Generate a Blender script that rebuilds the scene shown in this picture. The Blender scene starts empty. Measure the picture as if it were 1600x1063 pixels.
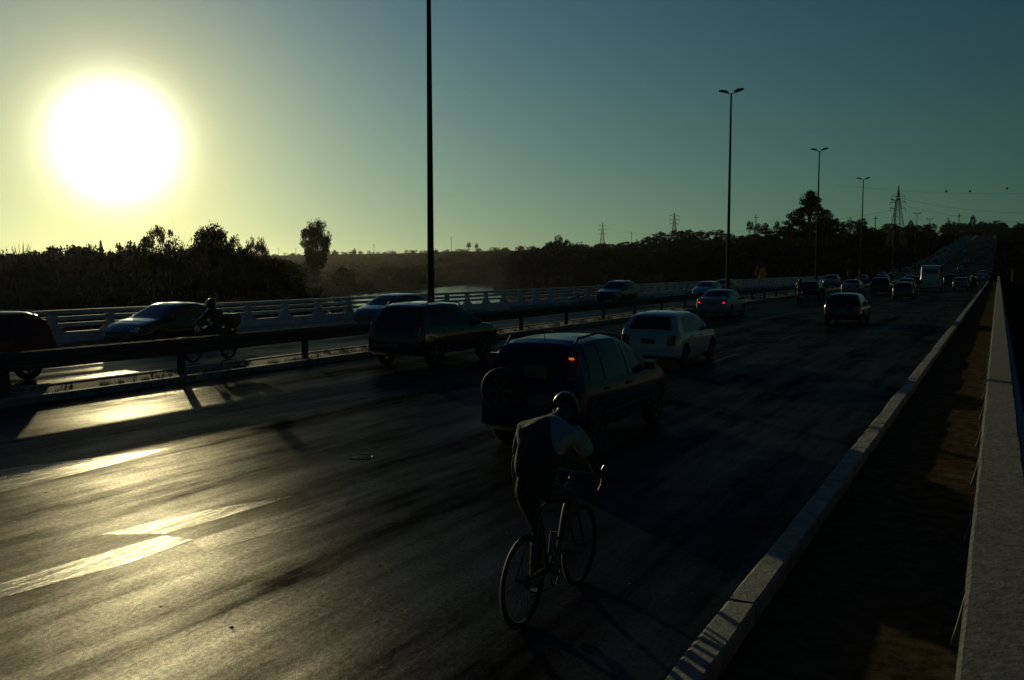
import bpy, bmesh, math, random
import numpy as np
from mathutils import Vector, Matrix, noise as mnoise
random.seed(7); RNG = np.random.default_rng(7)
sc = bpy.context.scene
COL = sc.collection
PI = math.pi
GLARE_DENSITY = 0.000028  # density of the volume added to imitate lens glare

# ------------------------------------------------------------------ camera, sky, sun, exposure
YAW = math.radians(28.43); PITCH = math.radians(4.61); EYE = 2.6; FPX = 1400.0
cam_data = bpy.data.cameras.new('camera'); cam_data.lens = 31.5; cam_data.sensor_width = 36
cam_data.clip_start = 0.05; cam_data.clip_end = 9000
cam = bpy.data.objects.new('camera', cam_data); COL.objects.link(cam)
cam.location = (0, 0, EYE); cam.rotation_euler = (PI/2 - PITCH, 0, YAW)
sc.camera = cam
SUN_AZ = math.radians(52.0); SUN_EL = math.radians(7.25)          # azimuth measured from +Y towards -X
SUN_DIR = Vector((-math.sin(SUN_AZ)*math.cos(SUN_EL), math.cos(SUN_AZ)*math.cos(SUN_EL), math.sin(SUN_EL)))
sun_data = bpy.data.lights.new('sun', 'SUN'); sun_data.energy = 2.6; sun_data.angle = math.radians(0.6); sun_data.color = (1.0, 0.86, 0.48)
sun = bpy.data.objects.new('sun', sun_data); COL.objects.link(sun)
sun.rotation_euler = SUN_DIR.to_track_quat('Z', 'Y').to_euler(); sun.location = (-30, 30, 40)
world = bpy.data.worlds.new('World'); sc.world = world; world.use_nodes = True
wn = world.node_tree.nodes; wl = world.node_tree.links; wn.clear()
def wnode(t, **k):
    n = wn.new(t)
    for a, b in k.items(): setattr(n, a, b)
    return n
sky = wnode('ShaderNodeTexSky', sky_type='NISHITA', sun_disc=False, sun_elevation=SUN_EL, sun_rotation=-SUN_AZ, altitude=1000, air_density=1.0, dust_density=1.0, ozone_density=1.0)
bg1 = wnode('ShaderNodeBackground'); bg1.inputs[1].default_value = 0.1
geo = wnode('ShaderNodeTexCoord')
nrm = wnode('ShaderNodeVectorMath', operation='NORMALIZE'); wl.new(geo.outputs['Generated'], nrm.inputs[0])
def wmath(op, a, b=None, clamp=False):
    n = wnode('ShaderNodeMath', operation=op, use_clamp=clamp)
    for i, q in enumerate((a, b)):
        if q is None: continue
        if isinstance(q, (int, float)): n.inputs[i].default_value = q
        else: wl.new(q, n.inputs[i])
    return n.outputs[0]
vdot = wnode('ShaderNodeVectorMath', operation='DOT_PRODUCT'); vdot.inputs[1].default_value = SUN_DIR; wl.new(nrm.outputs[0], vdot.inputs[0])
theta = wmath('ARCCOSINE', wmath('MINIMUM', vdot.outputs['Value'], 0.999999))          # angle from the sun
sepz = wnode('ShaderNodeSeparateXYZ'); wl.new(nrm.outputs[0], sepz.inputs[0])
elev = wmath('MINIMUM', wmath('MAXIMUM', sepz.outputs[2], 0.0), 0.75)                   # height in the sky
gam = wnode('ShaderNodeGamma'); gam.inputs[1].default_value = 0.3; wl.new(sky.outputs[0], gam.inputs[0])
sp_ = wnode('ShaderNodeSeparateColor'); wl.new(gam.outputs[0], sp_.inputs[0]); cb_ = wnode('ShaderNodeCombineColor')
theta_c = wmath('MINIMUM', theta, 1.3)
core = wmath('EXPONENT', wmath('MULTIPLY', wmath('MULTIPLY', theta, theta), -1/0.0019))
wide = wmath('EXPONENT', wmath('MULTIPLY', theta, -1/0.08))
for c_, (a_, b_, e_, w_, k_) in enumerate(((0.02, 2.15, 3.9, 1.5, 6.0), (0.18, 1.60, 2.5, 1.0, 6.0), (-0.17, 1.58, 0.5, 0.0, 5.0))):
    f_ = wmath('EXPONENT', wmath('SUBTRACT', wmath('SUBTRACT', a_+math.log(4.07), wmath('MULTIPLY', theta_c, b_)), wmath('MULTIPLY', elev, e_)))
    v_ = wmath('MULTIPLY', sp_.outputs[c_], f_)
    v_ = wmath('ADD', v_, wmath('ADD', wmath('MULTIPLY', wide, 10*w_), wmath('MULTIPLY', core, 10*k_)))
    wl.new(v_, cb_.inputs[c_])
wl.new(cb_.outputs[0], bg1.inputs[0])
acc = bg1.outputs[0]
wo = wnode('ShaderNodeOutputWorld'); wl.new(acc, wo.inputs[0])
vs = sc.view_settings; vs.view_transform = 'Standard'; vs.look = 'None'; vs.gamma = 1; vs.use_curve_mapping = False; vs.exposure = -0.6
sc.render.engine = 'CYCLES'; sc.cycles.use_denoising = True; sc.cycles.max_bounces = 6; sc.cycles.transparent_max_bounces = 8
sc.cycles.sample_clamp_indirect = 4

# ------------------------------------------------------------------ helpers
def srgb(*c): return tuple(c) + (1,)
def mat(name, base, rough=0.6, metal=0.0, spec=0.5, emit=None, estr=1.0, coat=0.0, vary=0.0, vscale=4.0, bump=0.0, bscale=20.0, col2=None, rvary=0.0):
    m = bpy.data.materials.new(name); m.use_nodes = True
    nt = m.node_tree; b = nt.nodes['Principled BSDF']
    b.inputs['Base Color'].default_value = srgb(*base); b.inputs['Roughness'].default_value = rough
    b.inputs['Metallic'].default_value = metal; b.inputs['Specular IOR Level'].default_value = spec
    b.inputs['Coat Weight'].default_value = coat; b.inputs['Coat Roughness'].default_value = 0.07
    if emit: b.inputs['Emission Color'].default_value = srgb(*emit); b.inputs['Emission Strength'].default_value = estr
    tc = nt.nodes.new('ShaderNodeTexCoord')
    if vary or col2 or rvary:
        n = nt.nodes.new('ShaderNodeTexNoise'); n.inputs['Scale'].default_value = vscale; n.inputs['Detail'].default_value = 6; n.inputs['Roughness'].default_value = 0.65
        nt.links.new(tc.outputs['Object'], n.inputs['Vector'])
        if vary or col2:
            r = nt.nodes.new('ShaderNodeValToRGB'); r.color_ramp.elements[0].position = 0.35; r.color_ramp.elements[1].position = 0.65
            c2 = col2 or tuple(min(1, x*(1+vary)) for x in base); c1 = tuple(x*(1-vary) for x in base) if vary else base
            r.color_ramp.elements[0].color = srgb(*c1); r.color_ramp.elements[1].color = srgb(*c2)
            nt.links.new(n.outputs['Fac'], r.inputs[0]); nt.links.new(r.outputs[0], b.inputs['Base Color'])
        if rvary:
            mr = nt.nodes.new('ShaderNodeMapRange'); mr.inputs[1].default_value = .3; mr.inputs[2].default_value = .7
            mr.inputs[3].default_value = rough-rvary; mr.inputs[4].default_value = rough+rvary
            nt.links.new(n.outputs['Fac'], mr.inputs[0]); nt.links.new(mr.outputs[0], b.inputs['Roughness'])
    if bump:
        n2 = nt.nodes.new('ShaderNodeTexNoise'); n2.inputs['Scale'].default_value = bscale; n2.inputs['Detail'].default_value = 8; n2.inputs['Roughness'].default_value = 0.7
        nt.links.new(tc.outputs['Object'], n2.inputs['Vector'])
        bp = nt.nodes.new('ShaderNodeBump'); bp.inputs['Strength'].default_value = 1.0; bp.inputs['Distance'].default_value = bump
        nt.links.new(n2.outputs['Fac'], bp.inputs['Height']); nt.links.new(bp.outputs[0], b.inputs['Normal'])
    return m

class MB:
    def __init__(s): s.v = []; s.f = []; s.mi = []
    def add(s, vs_, fs, mi=0):
        o = len(s.v); s.v += [tuple(p) for p in vs_]; s.f += [tuple(i+o for i in f) for f in fs]; s.mi += [mi]*len(fs); return s
    def box(s, x0, x1, y0, y1, z0, z1, mi=0, bev=0.0):
        if bev <= 0:
            return s.add([(x0,y0,z0),(x1,y0,z0),(x1,y1,z0),(x0,y1,z0),(x0,y0,z1),(x1,y0,z1),(x1,y1,z1),(x0,y1,z1)],
                     [(0,3,2,1),(4,5,6,7),(0,1,5,4),(1,2,6,5),(2,3,7,6),(3,0,4,7)], mi)
        bm = bmesh.new(); bmesh.ops.create_cube(bm, size=1)
        for v in bm.verts: v.co = Vector(((x0+x1)/2+v.co.x*(x1-x0), (y0+y1)/2+v.co.y*(y1-y0), (z0+z1)/2+v.co.z*(z1-z0)))
        bmesh.ops.bevel(bm, geom=bm.edges[:], offset=bev, segments=1, affect='EDGES')
        bm.verts.index_update(); s.add([v.co[:] for v in bm.verts], [[v.index for v in f.verts] for f in bm.faces], mi); bm.free(); return s
    def tube(s, pts, rads, n=8, mi=0, cap=True):
        pts = [Vector(p) for p in pts]
        if not hasattr(rads, '__len__'): rads = [rads]*len(pts)
        rings = []; o = len(s.v); up = None
        for i, p in enumerate(pts):
            d = (pts[min(i+1, len(pts)-1)] - pts[max(i-1, 0)]).normalized()
            if up is None: up = d.orthogonal().normalized()
            up = (up - d*up.dot(d)).normalized(); sd = d.cross(up)
            for k in range(n):
                a = 2*PI*k/n; s.v.append(tuple(p + (up*math.cos(a)+sd*math.sin(a))*rads[i]))
        for i in range(len(pts)-1):
            for k in range(n):
                a, b = o+i*n+k, o+i*n+(k+1)%n
                s.f.append((a, b, b+n, a+n)); s.mi.append(mi)
        if cap:
            s.f.append(tuple(o+k for k in reversed(range(n)))); s.mi.append(mi)
            e = o+(len(pts)-1)*n; s.f.append(tuple(e+k for k in range(n))); s.mi.append(mi)
        return s
    def lathe(s, prof, axis='x', c=(0,0,0), n=32, mi=0, closed=True):   # prof: (axial, radius) loop
        o = len(s.v); m = len(prof)
        for k in range(n):
            a = 2*PI*k/n; ca, sa = math.cos(a), math.sin(a)
            for (h, r) in prof:
                p = {'x': (h, r*ca, r*sa), 'y': (r*ca, h, r*sa), 'z': (r*ca, r*sa, h)}[axis]
                s.v.append((p[0]+c[0], p[1]+c[1], p[2]+c[2]))
        for k in range(n):
            for j in range(m if closed else m-1):
                a = o+k*m+j; b = o+k*m+(j+1)%m; c2 = o+((k+1)%n)*m+(j+1)%m; d = o+((k+1)%n)*m+j
                s.f.append((a, b, c2, d)); s.mi.append(mi)
        return s
    def prism(s, poly, y0, y1, plane='xz', mi=0):       # polygon extruded along the third axis
        n = len(poly); o = len(s.v)
        for t in (y0, y1):
            for (a, b) in poly:
                s.v.append({'xz': (a, t, b), 'yz': (t, a, b), 'xy': (a, b, t)}[plane])
        s.f.append(tuple(o+i for i in range(n))); s.f.append(tuple(o+n+i for i in reversed(range(n)))); s.mi += [mi, mi]
        for i in range(n):
            j = (i+1) % n; s.f.append((o+i, o+n+i, o+n+j, o+j)); s.mi.append(mi)
        return s
    def mesh(s, name, mats, smooth=False, angle=35):
        me = bpy.data.meshes.new(name); me.from_pydata(s.v, [], s.f)
        for m in (mats if isinstance(mats, (list, tuple)) else [mats]): me.materials.append(m)
        if any(s.mi): me.polygons.foreach_set('material_index', s.mi)
        bm = bmesh.new(); bm.from_mesh(me); bmesh.ops.recalc_face_normals(bm, faces=bm.faces[:]); bm.to_mesh(me); bm.free()
        if smooth:
            me.polygons.foreach_set('use_smooth', [True]*len(me.polygons)); me.set_sharp_from_angle(angle=math.radians(angle))
        me.update(); return me
    def build(s, name, mats, parent=None, smooth=False, angle=35):
        return link(name, s.mesh(name, mats, smooth, angle), parent)
def link(name, data, parent=None):
    o = bpy.data.objects.new(name, data); COL.objects.link(o)
    if parent is not None: o.parent = parent
    return o
def tag(o, label=None, cat=None, group=None, kind=None):
    if label: o['label'] = label
    if cat: o['category'] = cat
    if group: o['group'] = group
    if kind: o['kind'] = kind
    return o
def thing(name, label, cat, loc=(0,0,0), rz=0, group=None):
    o = link(name, None); o.location = loc; o.rotation_euler = (0, 0, rz); o.empty_display_size = .2
    return tag(o, label, cat, group)
def copy_tree(o, parent=None):
    c = o.copy(); COL.objects.link(c); c.parent = parent
    for ch in KIDS.get(o.name, list(o.children)): copy_tree(ch, c)
    return c
KIDS = {}
def pix(u, depth):                    # world x, y of a spot at that depth in the heading of picture column u
    a = (u-800)/FPX*1.0032
    return depth*(-math.sin(YAW)+a*math.cos(YAW)), depth*(math.cos(YAW)+a*math.sin(YAW))
def column(x, y):                     # the inverse: column and depth
    d = -x*math.sin(YAW)+y*math.cos(YAW); r = x*math.cos(YAW)+y*math.sin(YAW)
    return 800+FPX*(r/max(d, 1e-3))/1.0032, d

# ------------------------------------------------------------------ materials
def asphalt(name, painted=False, polish=1.0):
    m = bpy.data.materials.new(name); m.use_nodes = True; nt = m.node_tree; N = nt.nodes; L = nt.links; N.clear()
    out = N.new('ShaderNodeOutputMaterial'); dif = N.new('ShaderNodeBsdfDiffuse'); glo = N.new('ShaderNodeBsdfGlossy'); mx = N.new('ShaderNodeMixShader')
    dif.inputs['Roughness'].default_value = .8
    L.new(dif.outputs[0], mx.inputs[1]); L.new(glo.outputs[0], mx.inputs[2]); L.new(mx.outputs[0], out.inputs[0])
    tc = N.new('ShaderNodeTexCoord')
    def noise(scale, sx, sy, detail=6, rough=.6):
        mp = N.new('ShaderNodeMapping'); mp.inputs['Scale'].default_value = (sx, sy, 1); L.new(tc.outputs['Object'], mp.inputs[0])
        n = N.new('ShaderNodeTexNoise'); n.inputs['Scale'].default_value = scale; n.inputs['Detail'].default_value = detail; n.inputs['Roughness'].default_value = rough
        L.new(mp.outputs[0], n.inputs['Vector']); return n.outputs['Fac']
    def rng(src, a, b_, c, d):
        r = N.new('ShaderNodeMapRange'); r.inputs[1].default_value = a; r.inputs[2].default_value = b_; r.inputs[3].default_value = c; r.inputs[4].default_value = d
        L.new(src, r.inputs[0]); return r.outputs[0]
    def math_(op, a, b_):
        n = N.new('ShaderNodeMath'); n.operation = op
        for i, q in enumerate((a, b_)):
            if isinstance(q, (int, float)): n.inputs[i].default_value = q
            else: L.new(q, n.inputs[i])
        return n.outputs[0]
    streak = noise(.9, 1.0, 0.05, 6, .6); fine_streak = noise(5.0, 1.0, 0.09, 7, .65); blot = noise(.8, 1, .5, 8, .7); grit = noise(150, 1, .8, 2, .6); mid = noise(22, 1, .5, 6, .7)
    mixs = math_('ADD', math_('MULTIPLY', streak, .40), math_('ADD', math_('MULTIPLY', fine_streak, .24), math_('MULTIPLY', blot, .36)))
    coarse = noise(34, 1, .6, 7, .75); speck = math_('MULTIPLY', rng(grit, .35, .7, 1.4, .45), rng(coarse, .34, .66, 1.45, .45))
    shine = math_('MULTIPLY', rng(mixs, .40, .60, *((.23, .10) if painted else (.092*polish, .006*polish**2))), speck)
    if painted: shine = math_('MULTIPLY', shine, rng(noise(14, 1, .10, 5, .6), .38, .62, 1.0, .35))
    L.new(shine, mx.inputs[0])
    L.new(rng(mixs, .38, .62, *((.21, .30) if painted else (.28, .38))), glo.inputs['Roughness']); glo.inputs['Color'].default_value = (1.0, .97, .88, 1)
    r = N.new('ShaderNodeValToRGB'); r.color_ramp.elements[0].position = .36; r.color_ramp.elements[1].position = .64
    k = 2.6 if painted else 1
    r.color_ramp.elements[0].color = (.034*k, .032*k, .026*k, 1); r.color_ramp.elements[1].color = (.011*k, .011*k, .010*k, 1)
    L.new(math_('ADD', math_('MULTIPLY', mixs, .75), math_('MULTIPLY', grit, .25)), r.inputs[0]); L.new(r.outputs[0], dif.inputs['Color'])
    h = math_('ADD', math_('MULTIPLY', math_('ADD', grit, math_('MULTIPLY', coarse, .35)), .0035), math_('ADD', math_('MULTIPLY', mid, .0016), math_('ADD', math_('MULTIPLY', blot, .012), math_('MULTIPLY', fine_streak, .004))))
    bp = N.new('ShaderNodeBump'); bp.inputs['Strength'].default_value = .9; bp.inputs['Distance'].default_value = 1.0
    L.new(h, bp.inputs['Height']); L.new(bp.outputs[0], dif.inputs['Normal']); L.new(bp.outputs[0], glo.inputs['Normal'])
    return m
M = {}
M['asphalt'] = asphalt('asphalt')
M['paint_faded'] = asphalt('faded road paint', polish=1.45)
M['asphalt_polished'] = asphalt('polished asphalt', polish=1.9)
M['paint_line'] = asphalt('road paint', True)
M['concrete'] = mat('painted concrete', (.50, .53, .53), .75, vary=.25, vscale=3, bump=.012, bscale=38)
M['rough_cap'] = mat('rough cement render', (.20, .205, .19), .88, vary=.4, vscale=14, bump=.10, bscale=24)
M['kerb_white'] = mat('whitewashed kerb', (.24, .24, .22), .8, vary=.35, vscale=6, bump=.035, bscale=24)
M['walk'] = mat('worn walkway concrete', (.085, .062, .034), .95, spec=.0, vary=.55, vscale=6, bump=.012, bscale=40)
M['soil'] = mat('dry soil', (.12, .095, .06), .95, vary=.5, vscale=5, bump=.02, bscale=14)
M['ground'] = mat('scrub ground', (.012, .016, .007), 1.0, spec=.0, vary=.5, vscale=.03, col2=(.026, .026, .012))
M['steel'] = mat('weathered steel', (.035, .035, .033), .7, metal=.2, vary=.4, vscale=5)
M['pole'] = mat('lamp pole steel', (.018, .019, .019), .8, metal=.0, spec=.08, vary=.2, vscale=3)
M['lamp'] = mat('lamp housing', (.05, .055, .06), .45, metal=.3)
M['lens'] = mat('lamp lens', (.25, .25, .25), .15)
M['glass'] = mat('dark car glass', (.006, .008, .009), .05, spec=.5)
M['tyre'] = mat('tyre rubber', (.012, .012, .012), .75)
M['rim'] = mat('wheel alloy', (.10, .105, .11), .4, metal=.8)
M['trim'] = mat('black plastic trim', (.012, .012, .013), .45)
M['under'] = mat('wheel housing', (.004, .004, .004), .95)
M['red_lens'] = mat('red lamp lens', (.28, .012, .008), .12, coat=1.0)
M['red_lit'] = mat('lit tail lamp', (.5, .02, .02), .2, emit=(1, .04, .07), estr=1.3)
M['orange_glint'] = mat('orange sun glint', (.5, .12, .02), .2, emit=(1, .22, .04), estr=.8)  # emission stands in for sunlight caught in a tail lamp lens
M['clear_lens'] = mat('headlamp lens', (.45, .45, .45), .05, metal=.6)
M['plate'] = mat('number plate', (.10, .105, .11), .35)
M['chrome'] = mat('chrome', (.6, .6, .6), .1, metal=1)
M['bark'] = mat('tree bark', (.07, .055, .04), .9, vary=.4, vscale=6)
M['leaf'] = mat('dark foliage', (.030, .038, .015), .9, vary=.5, vscale=.6, spec=.0)
M['leaf_dry'] = mat('dry olive foliage', (.042, .042, .018), .9, vary=.4, vscale=.6, spec=.0)
M['leaf_yellow'] = mat('yellow blossom', (.30, .17, .02), .8, vary=.4, vscale=1)
M['grass'] = mat('dry grass', (.11, .10, .04), .8, vary=.4, vscale=3)
M['pylon'] = mat('pylon steel', (.035, .038, .038), .8, spec=.05)
M['wire'] = mat('wire', (.02, .02, .02), .9, spec=.0)
M['ball'] = mat('marker ball', (.10, .03, .02), .6)
for nm_, c_, r_ in (('navy', (.010, .016, .060), .18), ('black', (.008, .008, .009), .15), ('white', (.38, .42, .44), .3), ('silver', (.20, .225, .235), .3),
                    ('grey', (.08, .085, .09), .22), ('red', (.16, .015, .012), .2), ('rust', (.13, .032, .012), .3), ('green', (.02, .04, .03), .22), ('dullblack', (.012, .012, .012), .45)):
    M[nm_] = mat(nm_ + ' car paint', c_, r_+.06, coat=.45, spec=.25)
for q in ('navy', 'rust'):
    _b = M[q].node_tree.nodes['Principled BSDF']; _b.inputs['Coat Weight'].default_value = .15; _b.inputs['Specular IOR Level'].default_value = .2
for q in ('black', 'white', 'grey'):
    _b = M[q].node_tree.nodes['Principled BSDF']; _b.inputs['Coat Weight'].default_value = .9; _b.inputs['Coat Roughness'].default_value = .035
mw = bpy.data.materials.new('river water'); mw.use_nodes = True
b_ = mw.node_tree.nodes['Principled BSDF']; b_.inputs['Base Color'].default_value = (.012, .02, .016, 1); b_.inputs['Roughness'].default_value = .08; b_.inputs['IOR'].default_value = 1.33
n_ = mw.node_tree.nodes.new('ShaderNodeTexNoise'); n_.inputs['Scale'].default_value = .45; n_.inputs['Detail'].default_value = 5
t_ = mw.node_tree.nodes.new('ShaderNodeTexCoord'); bp_ = mw.node_tree.nodes.new('ShaderNodeBump'); bp_.inputs['Distance'].default_value = .12; bp_.inputs['Strength'].default_value = .6
mw.node_tree.links.new(t_.outputs['Object'], n_.inputs['Vector']); mw.node_tree.links.new(n_.outputs['Fac'], bp_.inputs['Height']); mw.node_tree.links.new(bp_.outputs[0], b_.inputs['Normal'])
M['water'] = mw

# ------------------------------------------------------------------ terrain
WATER_Z = -6.0
RIVER = [(-45, 108, 38), (-90, 148, 42), (-132, 198, 40), (-168, 255, 20), (-200, 325, 13), (-235, 412, 9), (-268, 452, 9), (-330, 480, 12)]
def river_dist(x, y):               # positive outside the water, in metres
    best = 1e9
    for (x0, y0, w0), (x1, y1, w1) in zip(RIVER[:-1], RIVER[1:]):
        dx, dy = x1-x0, y1-y0; t = max(0, min(1, ((x-x0)*dx+(y-y0)*dy)/(dx*dx+dy*dy)))
        best = min(best, math.hypot(x-x0-t*dx, y-y0-t*dy)-(w0+(w1-w0)*t))
    return best
RIDGE = [(-3000, 200, 1500, -12), (-300, 300, 1500, -16), (430, 400, 1500, -18), (600, 430, 1500, -21), (720, 440, 1200, -25), (860, 330, 700, -27), (1000, 220, 480, -28),
         (1150, 190, 430, -38), (1300, 190, 430, -44), (1440, 220, 600, -56), (1555, 250, 800, -42), (1700, 160, 480, -50), (4000, 150, 500, -50)]
def sstep(t): t = max(0, min(1, t)); return t*t*(3-2*t)
def road_z(y):
    if y < 200: return 0.0
    if y < 350: return .052*(y-200)**2/300
    if y < 820: return .052*(y-275)
    return .052*545 + 2*(1-math.exp(-(y-820)/60))
def ground_z(x, y):
    u, d = column(x, y)
    if d < 20:
        h = -4.2; dd = math.hypot(x, y); h += 10*sstep((dd-150)/500)
    else:
        u = max(-2999, min(3999, u))
        for (a, b) in zip(RIDGE[:-1], RIDGE[1:]):
            if a[0] <= u <= b[0]: break
        t = (u-a[0])/(b[0]-a[0]); d0, d1, v = (a[i]+(b[i]-a[i])*t for i in (1, 2, 3))
        top = EYE - v*d1/FPX
        h = -4.2 + (top+4.2)*sstep((d-d0)/(d1-d0))
    h += 1.3*mnoise.noise(Vector((x*.012, y*.012, 0))) + .5*mnoise.noise(Vector((x*.05, y*.05, 3)))
    rd = river_dist(x, y)
    if h < 6: h = h + (min(h, -7.5) - h)*sstep((6-rd)/9)
    if y > 170:                              # embankment that carries the road up the hill
        k = sstep(1-(abs(x+14)-15)/16)*sstep((y-172)/8); h = h + (road_z(y)-.35-h)*k
    return h
def axis_pts(lo, hi, fine_lo, fine_hi, fine, growth=1.14):
    p = list(np.arange(fine_lo, fine_hi+.1, fine)); s = fine; a = p[0]
    while a > lo: s *= growth; a -= s; p.insert(0, a)
    s = fine; a = p[-1]
    while a < hi: s *= growth; a += s; p.append(a)
    return p
gx = axis_pts(-4500, 4500, -300, 80, 6.5); gy = axis_pts(-2500, 5000, -60, 560, 6.5)
tv = [(x, y, ground_z(x, y)) for y in gy for x in gx]; nx = len(gx)
tm = bpy.data.meshes.new('ground'); tm.from_pydata(tv, [], [(j*nx+i, j*nx+i+1, (j+1)*nx+i+1, (j+1)*nx+i) for j in range(len(gy)-1) for i in range(nx-1)])
tm.materials.append(M['ground']); tm.polygons.foreach_set('use_smooth', [True]*len(tm.polygons))
tag(link('ground', tm), 'dark scrub covered banks and low hills around the river', kind='structure')
MB().add([(-420, -20, WATER_Z), (160, -20, WATER_Z), (160, 560, WATER_Z), (-420, 560, WATER_Z)], [(0, 1, 2, 3)]).build('river_water', M['water'])
tag(bpy.data.objects['river_water'], 'calm river bending away beyond the far white railing', kind='structure')

# ------------------------------------------------------------------ bridge, roads, kerbs
B0, B1 = -28.0, 176.0
RAIL_X = -26.95
def structure(name, mb, m, label, smooth=False, parent=None):
    o = mb.build(name, m, parent, smooth); return tag(o, label, kind='structure')
dk = MB().box(-27.4, .5, B0, B1, -1.3, -.06)
structure('bridge_deck', dk, M['concrete'], 'concrete deck of the road bridge')
pr_ = MB()
for y in (-10, 30, 70, 110, 150):
    for x in (-23, -13, -3): pr_.box(x-.7, x+.7, y-.6, y+.6, -8.5, -1.3, bev=.1)
for i, y in enumerate((-10, 30, 70, 110, 150)):
    for x in (-23, -13, -3):
        tag(MB().box(x-.7, x+.7, y-.6, y+.6, -8.5, -1.304).build('bridge_pier', M['concrete']), 'square concrete pier under the bridge deck', 'pier', 'piers under the bridge')
def road_sheet(name, x0, x1, label):
    ys = [B0] + list(range(-20, 180, 20)) + list(range(180, 1100, 10)); v = []; f = []
    for y in ys: v += [(x0, y, road_z(y)), (x1, y, road_z(y))]
    for i in range(len(ys)-1): f.append((2*i, 2*i+1, 2*i+3, 2*i+2))
    return structure(name, MB().add(v, f), M['asphalt'] if name == 'road' else M['asphalt_polished'], label)
road_sheet('road', -16.15, -1.56, 'worn asphalt carriageway of the traffic driving away')
road_sheet('oncoming_road', -26.1, -17.75, 'asphalt carriageway of the oncoming traffic beyond the guard rail')
# pavements
structure('walkway', MB().box(-1.36, .22, B0, B1, -.06, .20), M['walk'], 'raised brown walkway between kerb and parapet')
structure('far_walkway', MB().box(-27.2, -26.1, B0, B1, -.06, .20), M['concrete'], 'narrow raised edge under the far railing')
structure('median_soil', MB().box(-17.55, -16.36, B0, 760, -.06, .125), M['soil'], 'dry soil strip of the median') if False else None
def strip(name, x0, x1, z0, z1, y0, y1, m, label):
    ys = [y0] + [y for y in range(int(y0)+10, int(y1), 10)] + [y1]; v = []; f = []
    for y in ys:
        r = road_z(y); v += [(x0, y, r+z0), (x0, y, r+z1), (x1, y, r+z1), (x1, y, r+z0)]
    for i in range(len(ys)-1):
        a = 4*i; f += [(a, a+1, a+5, a+4), (a+1, a+2, a+6, a+5), (a+2, a+3, a+7, a+6)]
    f += [(0, 3, 2, 1), (4*len(ys)-4, 4*len(ys)-3, 4*len(ys)-2, 4*len(ys)-1)]
    return structure(name, MB().add(v, f), m, label)
strip('median_soil', -17.545, -16.345, -.05, .12, B0, 1000, M['soil'], 'dry soil strip under the guard rail')
# kerbs: cast sections as parts
def kerb(name, label, x0, x1, z0, z1, step, m, ymax, chip=.006):
    root = thing(name, label, None); root['kind'] = 'structure'
    y = B0; k = 0; rr = random.Random(int(-x0*100))
    while y < ymax:
        dx = rr.uniform(-chip, chip); dz = rr.uniform(-chip, chip); base = road_z(y)
        mb = MB(); n = 6; v = []; cr = .018
        for i in range(n+1):
            yy = y+.01+(step-.02)*i/n; r = road_z(yy); j = lambda: rr.uniform(-chip, chip)*.8
            v += [(x0+dx, yy, r+z0), (x0+dx+j(), yy, r+z1-cr+dz), (x0+dx+cr+j(), yy, r+z1+dz+j()*.5), (x1+dx-cr+j(), yy, r+z1+dz+j()*.5), (x1+dx+j(), yy, r+z1-cr+dz), (x1+dx, yy, r+z0)]
        f = []
        for i in range(n):
            for q in range(5): f.append((6*i+q, 6*i+q+1, 6*i+q+7, 6*i+q+6))
        f += [tuple(range(5, -1, -1)), tuple(6*n+q for q in range(6))]
        mb.add(v, f).build('kerb_section', m, root)
        y += step; k += 1
    return root
kerb('kerb', 'high whitewashed kerb between the asphalt and the walkway', -1.56, -1.36, -.05, .325, 2.0, M['kerb_white'], B1, .008)
kerb('median_kerb', 'low white kerb of the median on the near carriageway', -16.345, -16.15, -.05, .15, 4.25, M['kerb_white'], 330)
kerb('oncoming_kerb', 'low white kerb of the median on the oncoming carriageway', -17.75, -17.545, -.05, .15, 8.5, M['kerb_white'], 330)
kerb('railing_kerb', 'white kerb under the far railing beside the oncoming lanes', -26.25, -26.1, -.05, .22, 8.5, M['kerb_white'], B1)

# road paint
def flat_poly(name, pts, label, parent=None, z=.004):
    return MB().add([(x, y, z) for x, y in pts], [tuple(range(len(pts)))])
def paint(mb, label): return structure('road_marking', mb, M['paint_line'], label)
mk = MB()
def dash(mb, x, y0, y1, w=.13):
    r0, r1 = road_z(y0)+.002, road_z(y1)+.002
    mb.add([(x-w/2, y0, r0), (x+w/2, y0, r0), (x+w/2, y1, r1), (x-w/2, y1, r1)], [(0, 1, 2, 3)])
for xl, ph in ((-10.35, 18.0), (-6.85, 15.0)):
    y = ph
    while y < 330: dash(mk, xl, y, min(y+3.0, 330)); y += 9.0
dash(mk, -14.0, -20, 2.0); pass
for xl in (-21.9,):
    y = -10.0
    while y < 330: dash(mk, xl, y, y+3); y += 9
dash(mk, -18.1, -20, 190, .10); dash(mk, -25.8, -20, 190, .10)
paint(mk, 'worn white lane lines')
m2 = MB()
m2.add([(x, y, .0012) for x, y in [(-11.29, 6.9), (-10.41, 8.88), (-10.21, 7.66), (-10.09, 6.16), (-10.1, 3.5), (-11.6, 4.5)]], [tuple(range(6))])
m2.add([(x, y, .0012) for x, y in [(-7.62, 5.62), (-7.45, 6.65), (-7.22, 7.2), (-6.98, 7.75), (-7.0, 6.96), (-7.08, 5.95)]], [tuple(range(6))])
m2.add([(x, y, .0016) for x, y in [(-7.17, 4.34), (-7.05, 5.9), (-6.70, 5.94), (-6.65, 5.21), (-6.83, 4.13), (-6.9, 1.5), (-7.2, 1.5)]], [tuple(range(7))])
m3 = MB(); m3.add([(x, y, .0014) for x, y in [(-6.68, 5.91), (-6.62, 6.69), (-6.54, 7.59), (-6.47, 8.0), (-6.12, 7.5), (-6.09, 6.85), (-6.32, 5.74)]], [tuple(range(7))])
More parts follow.
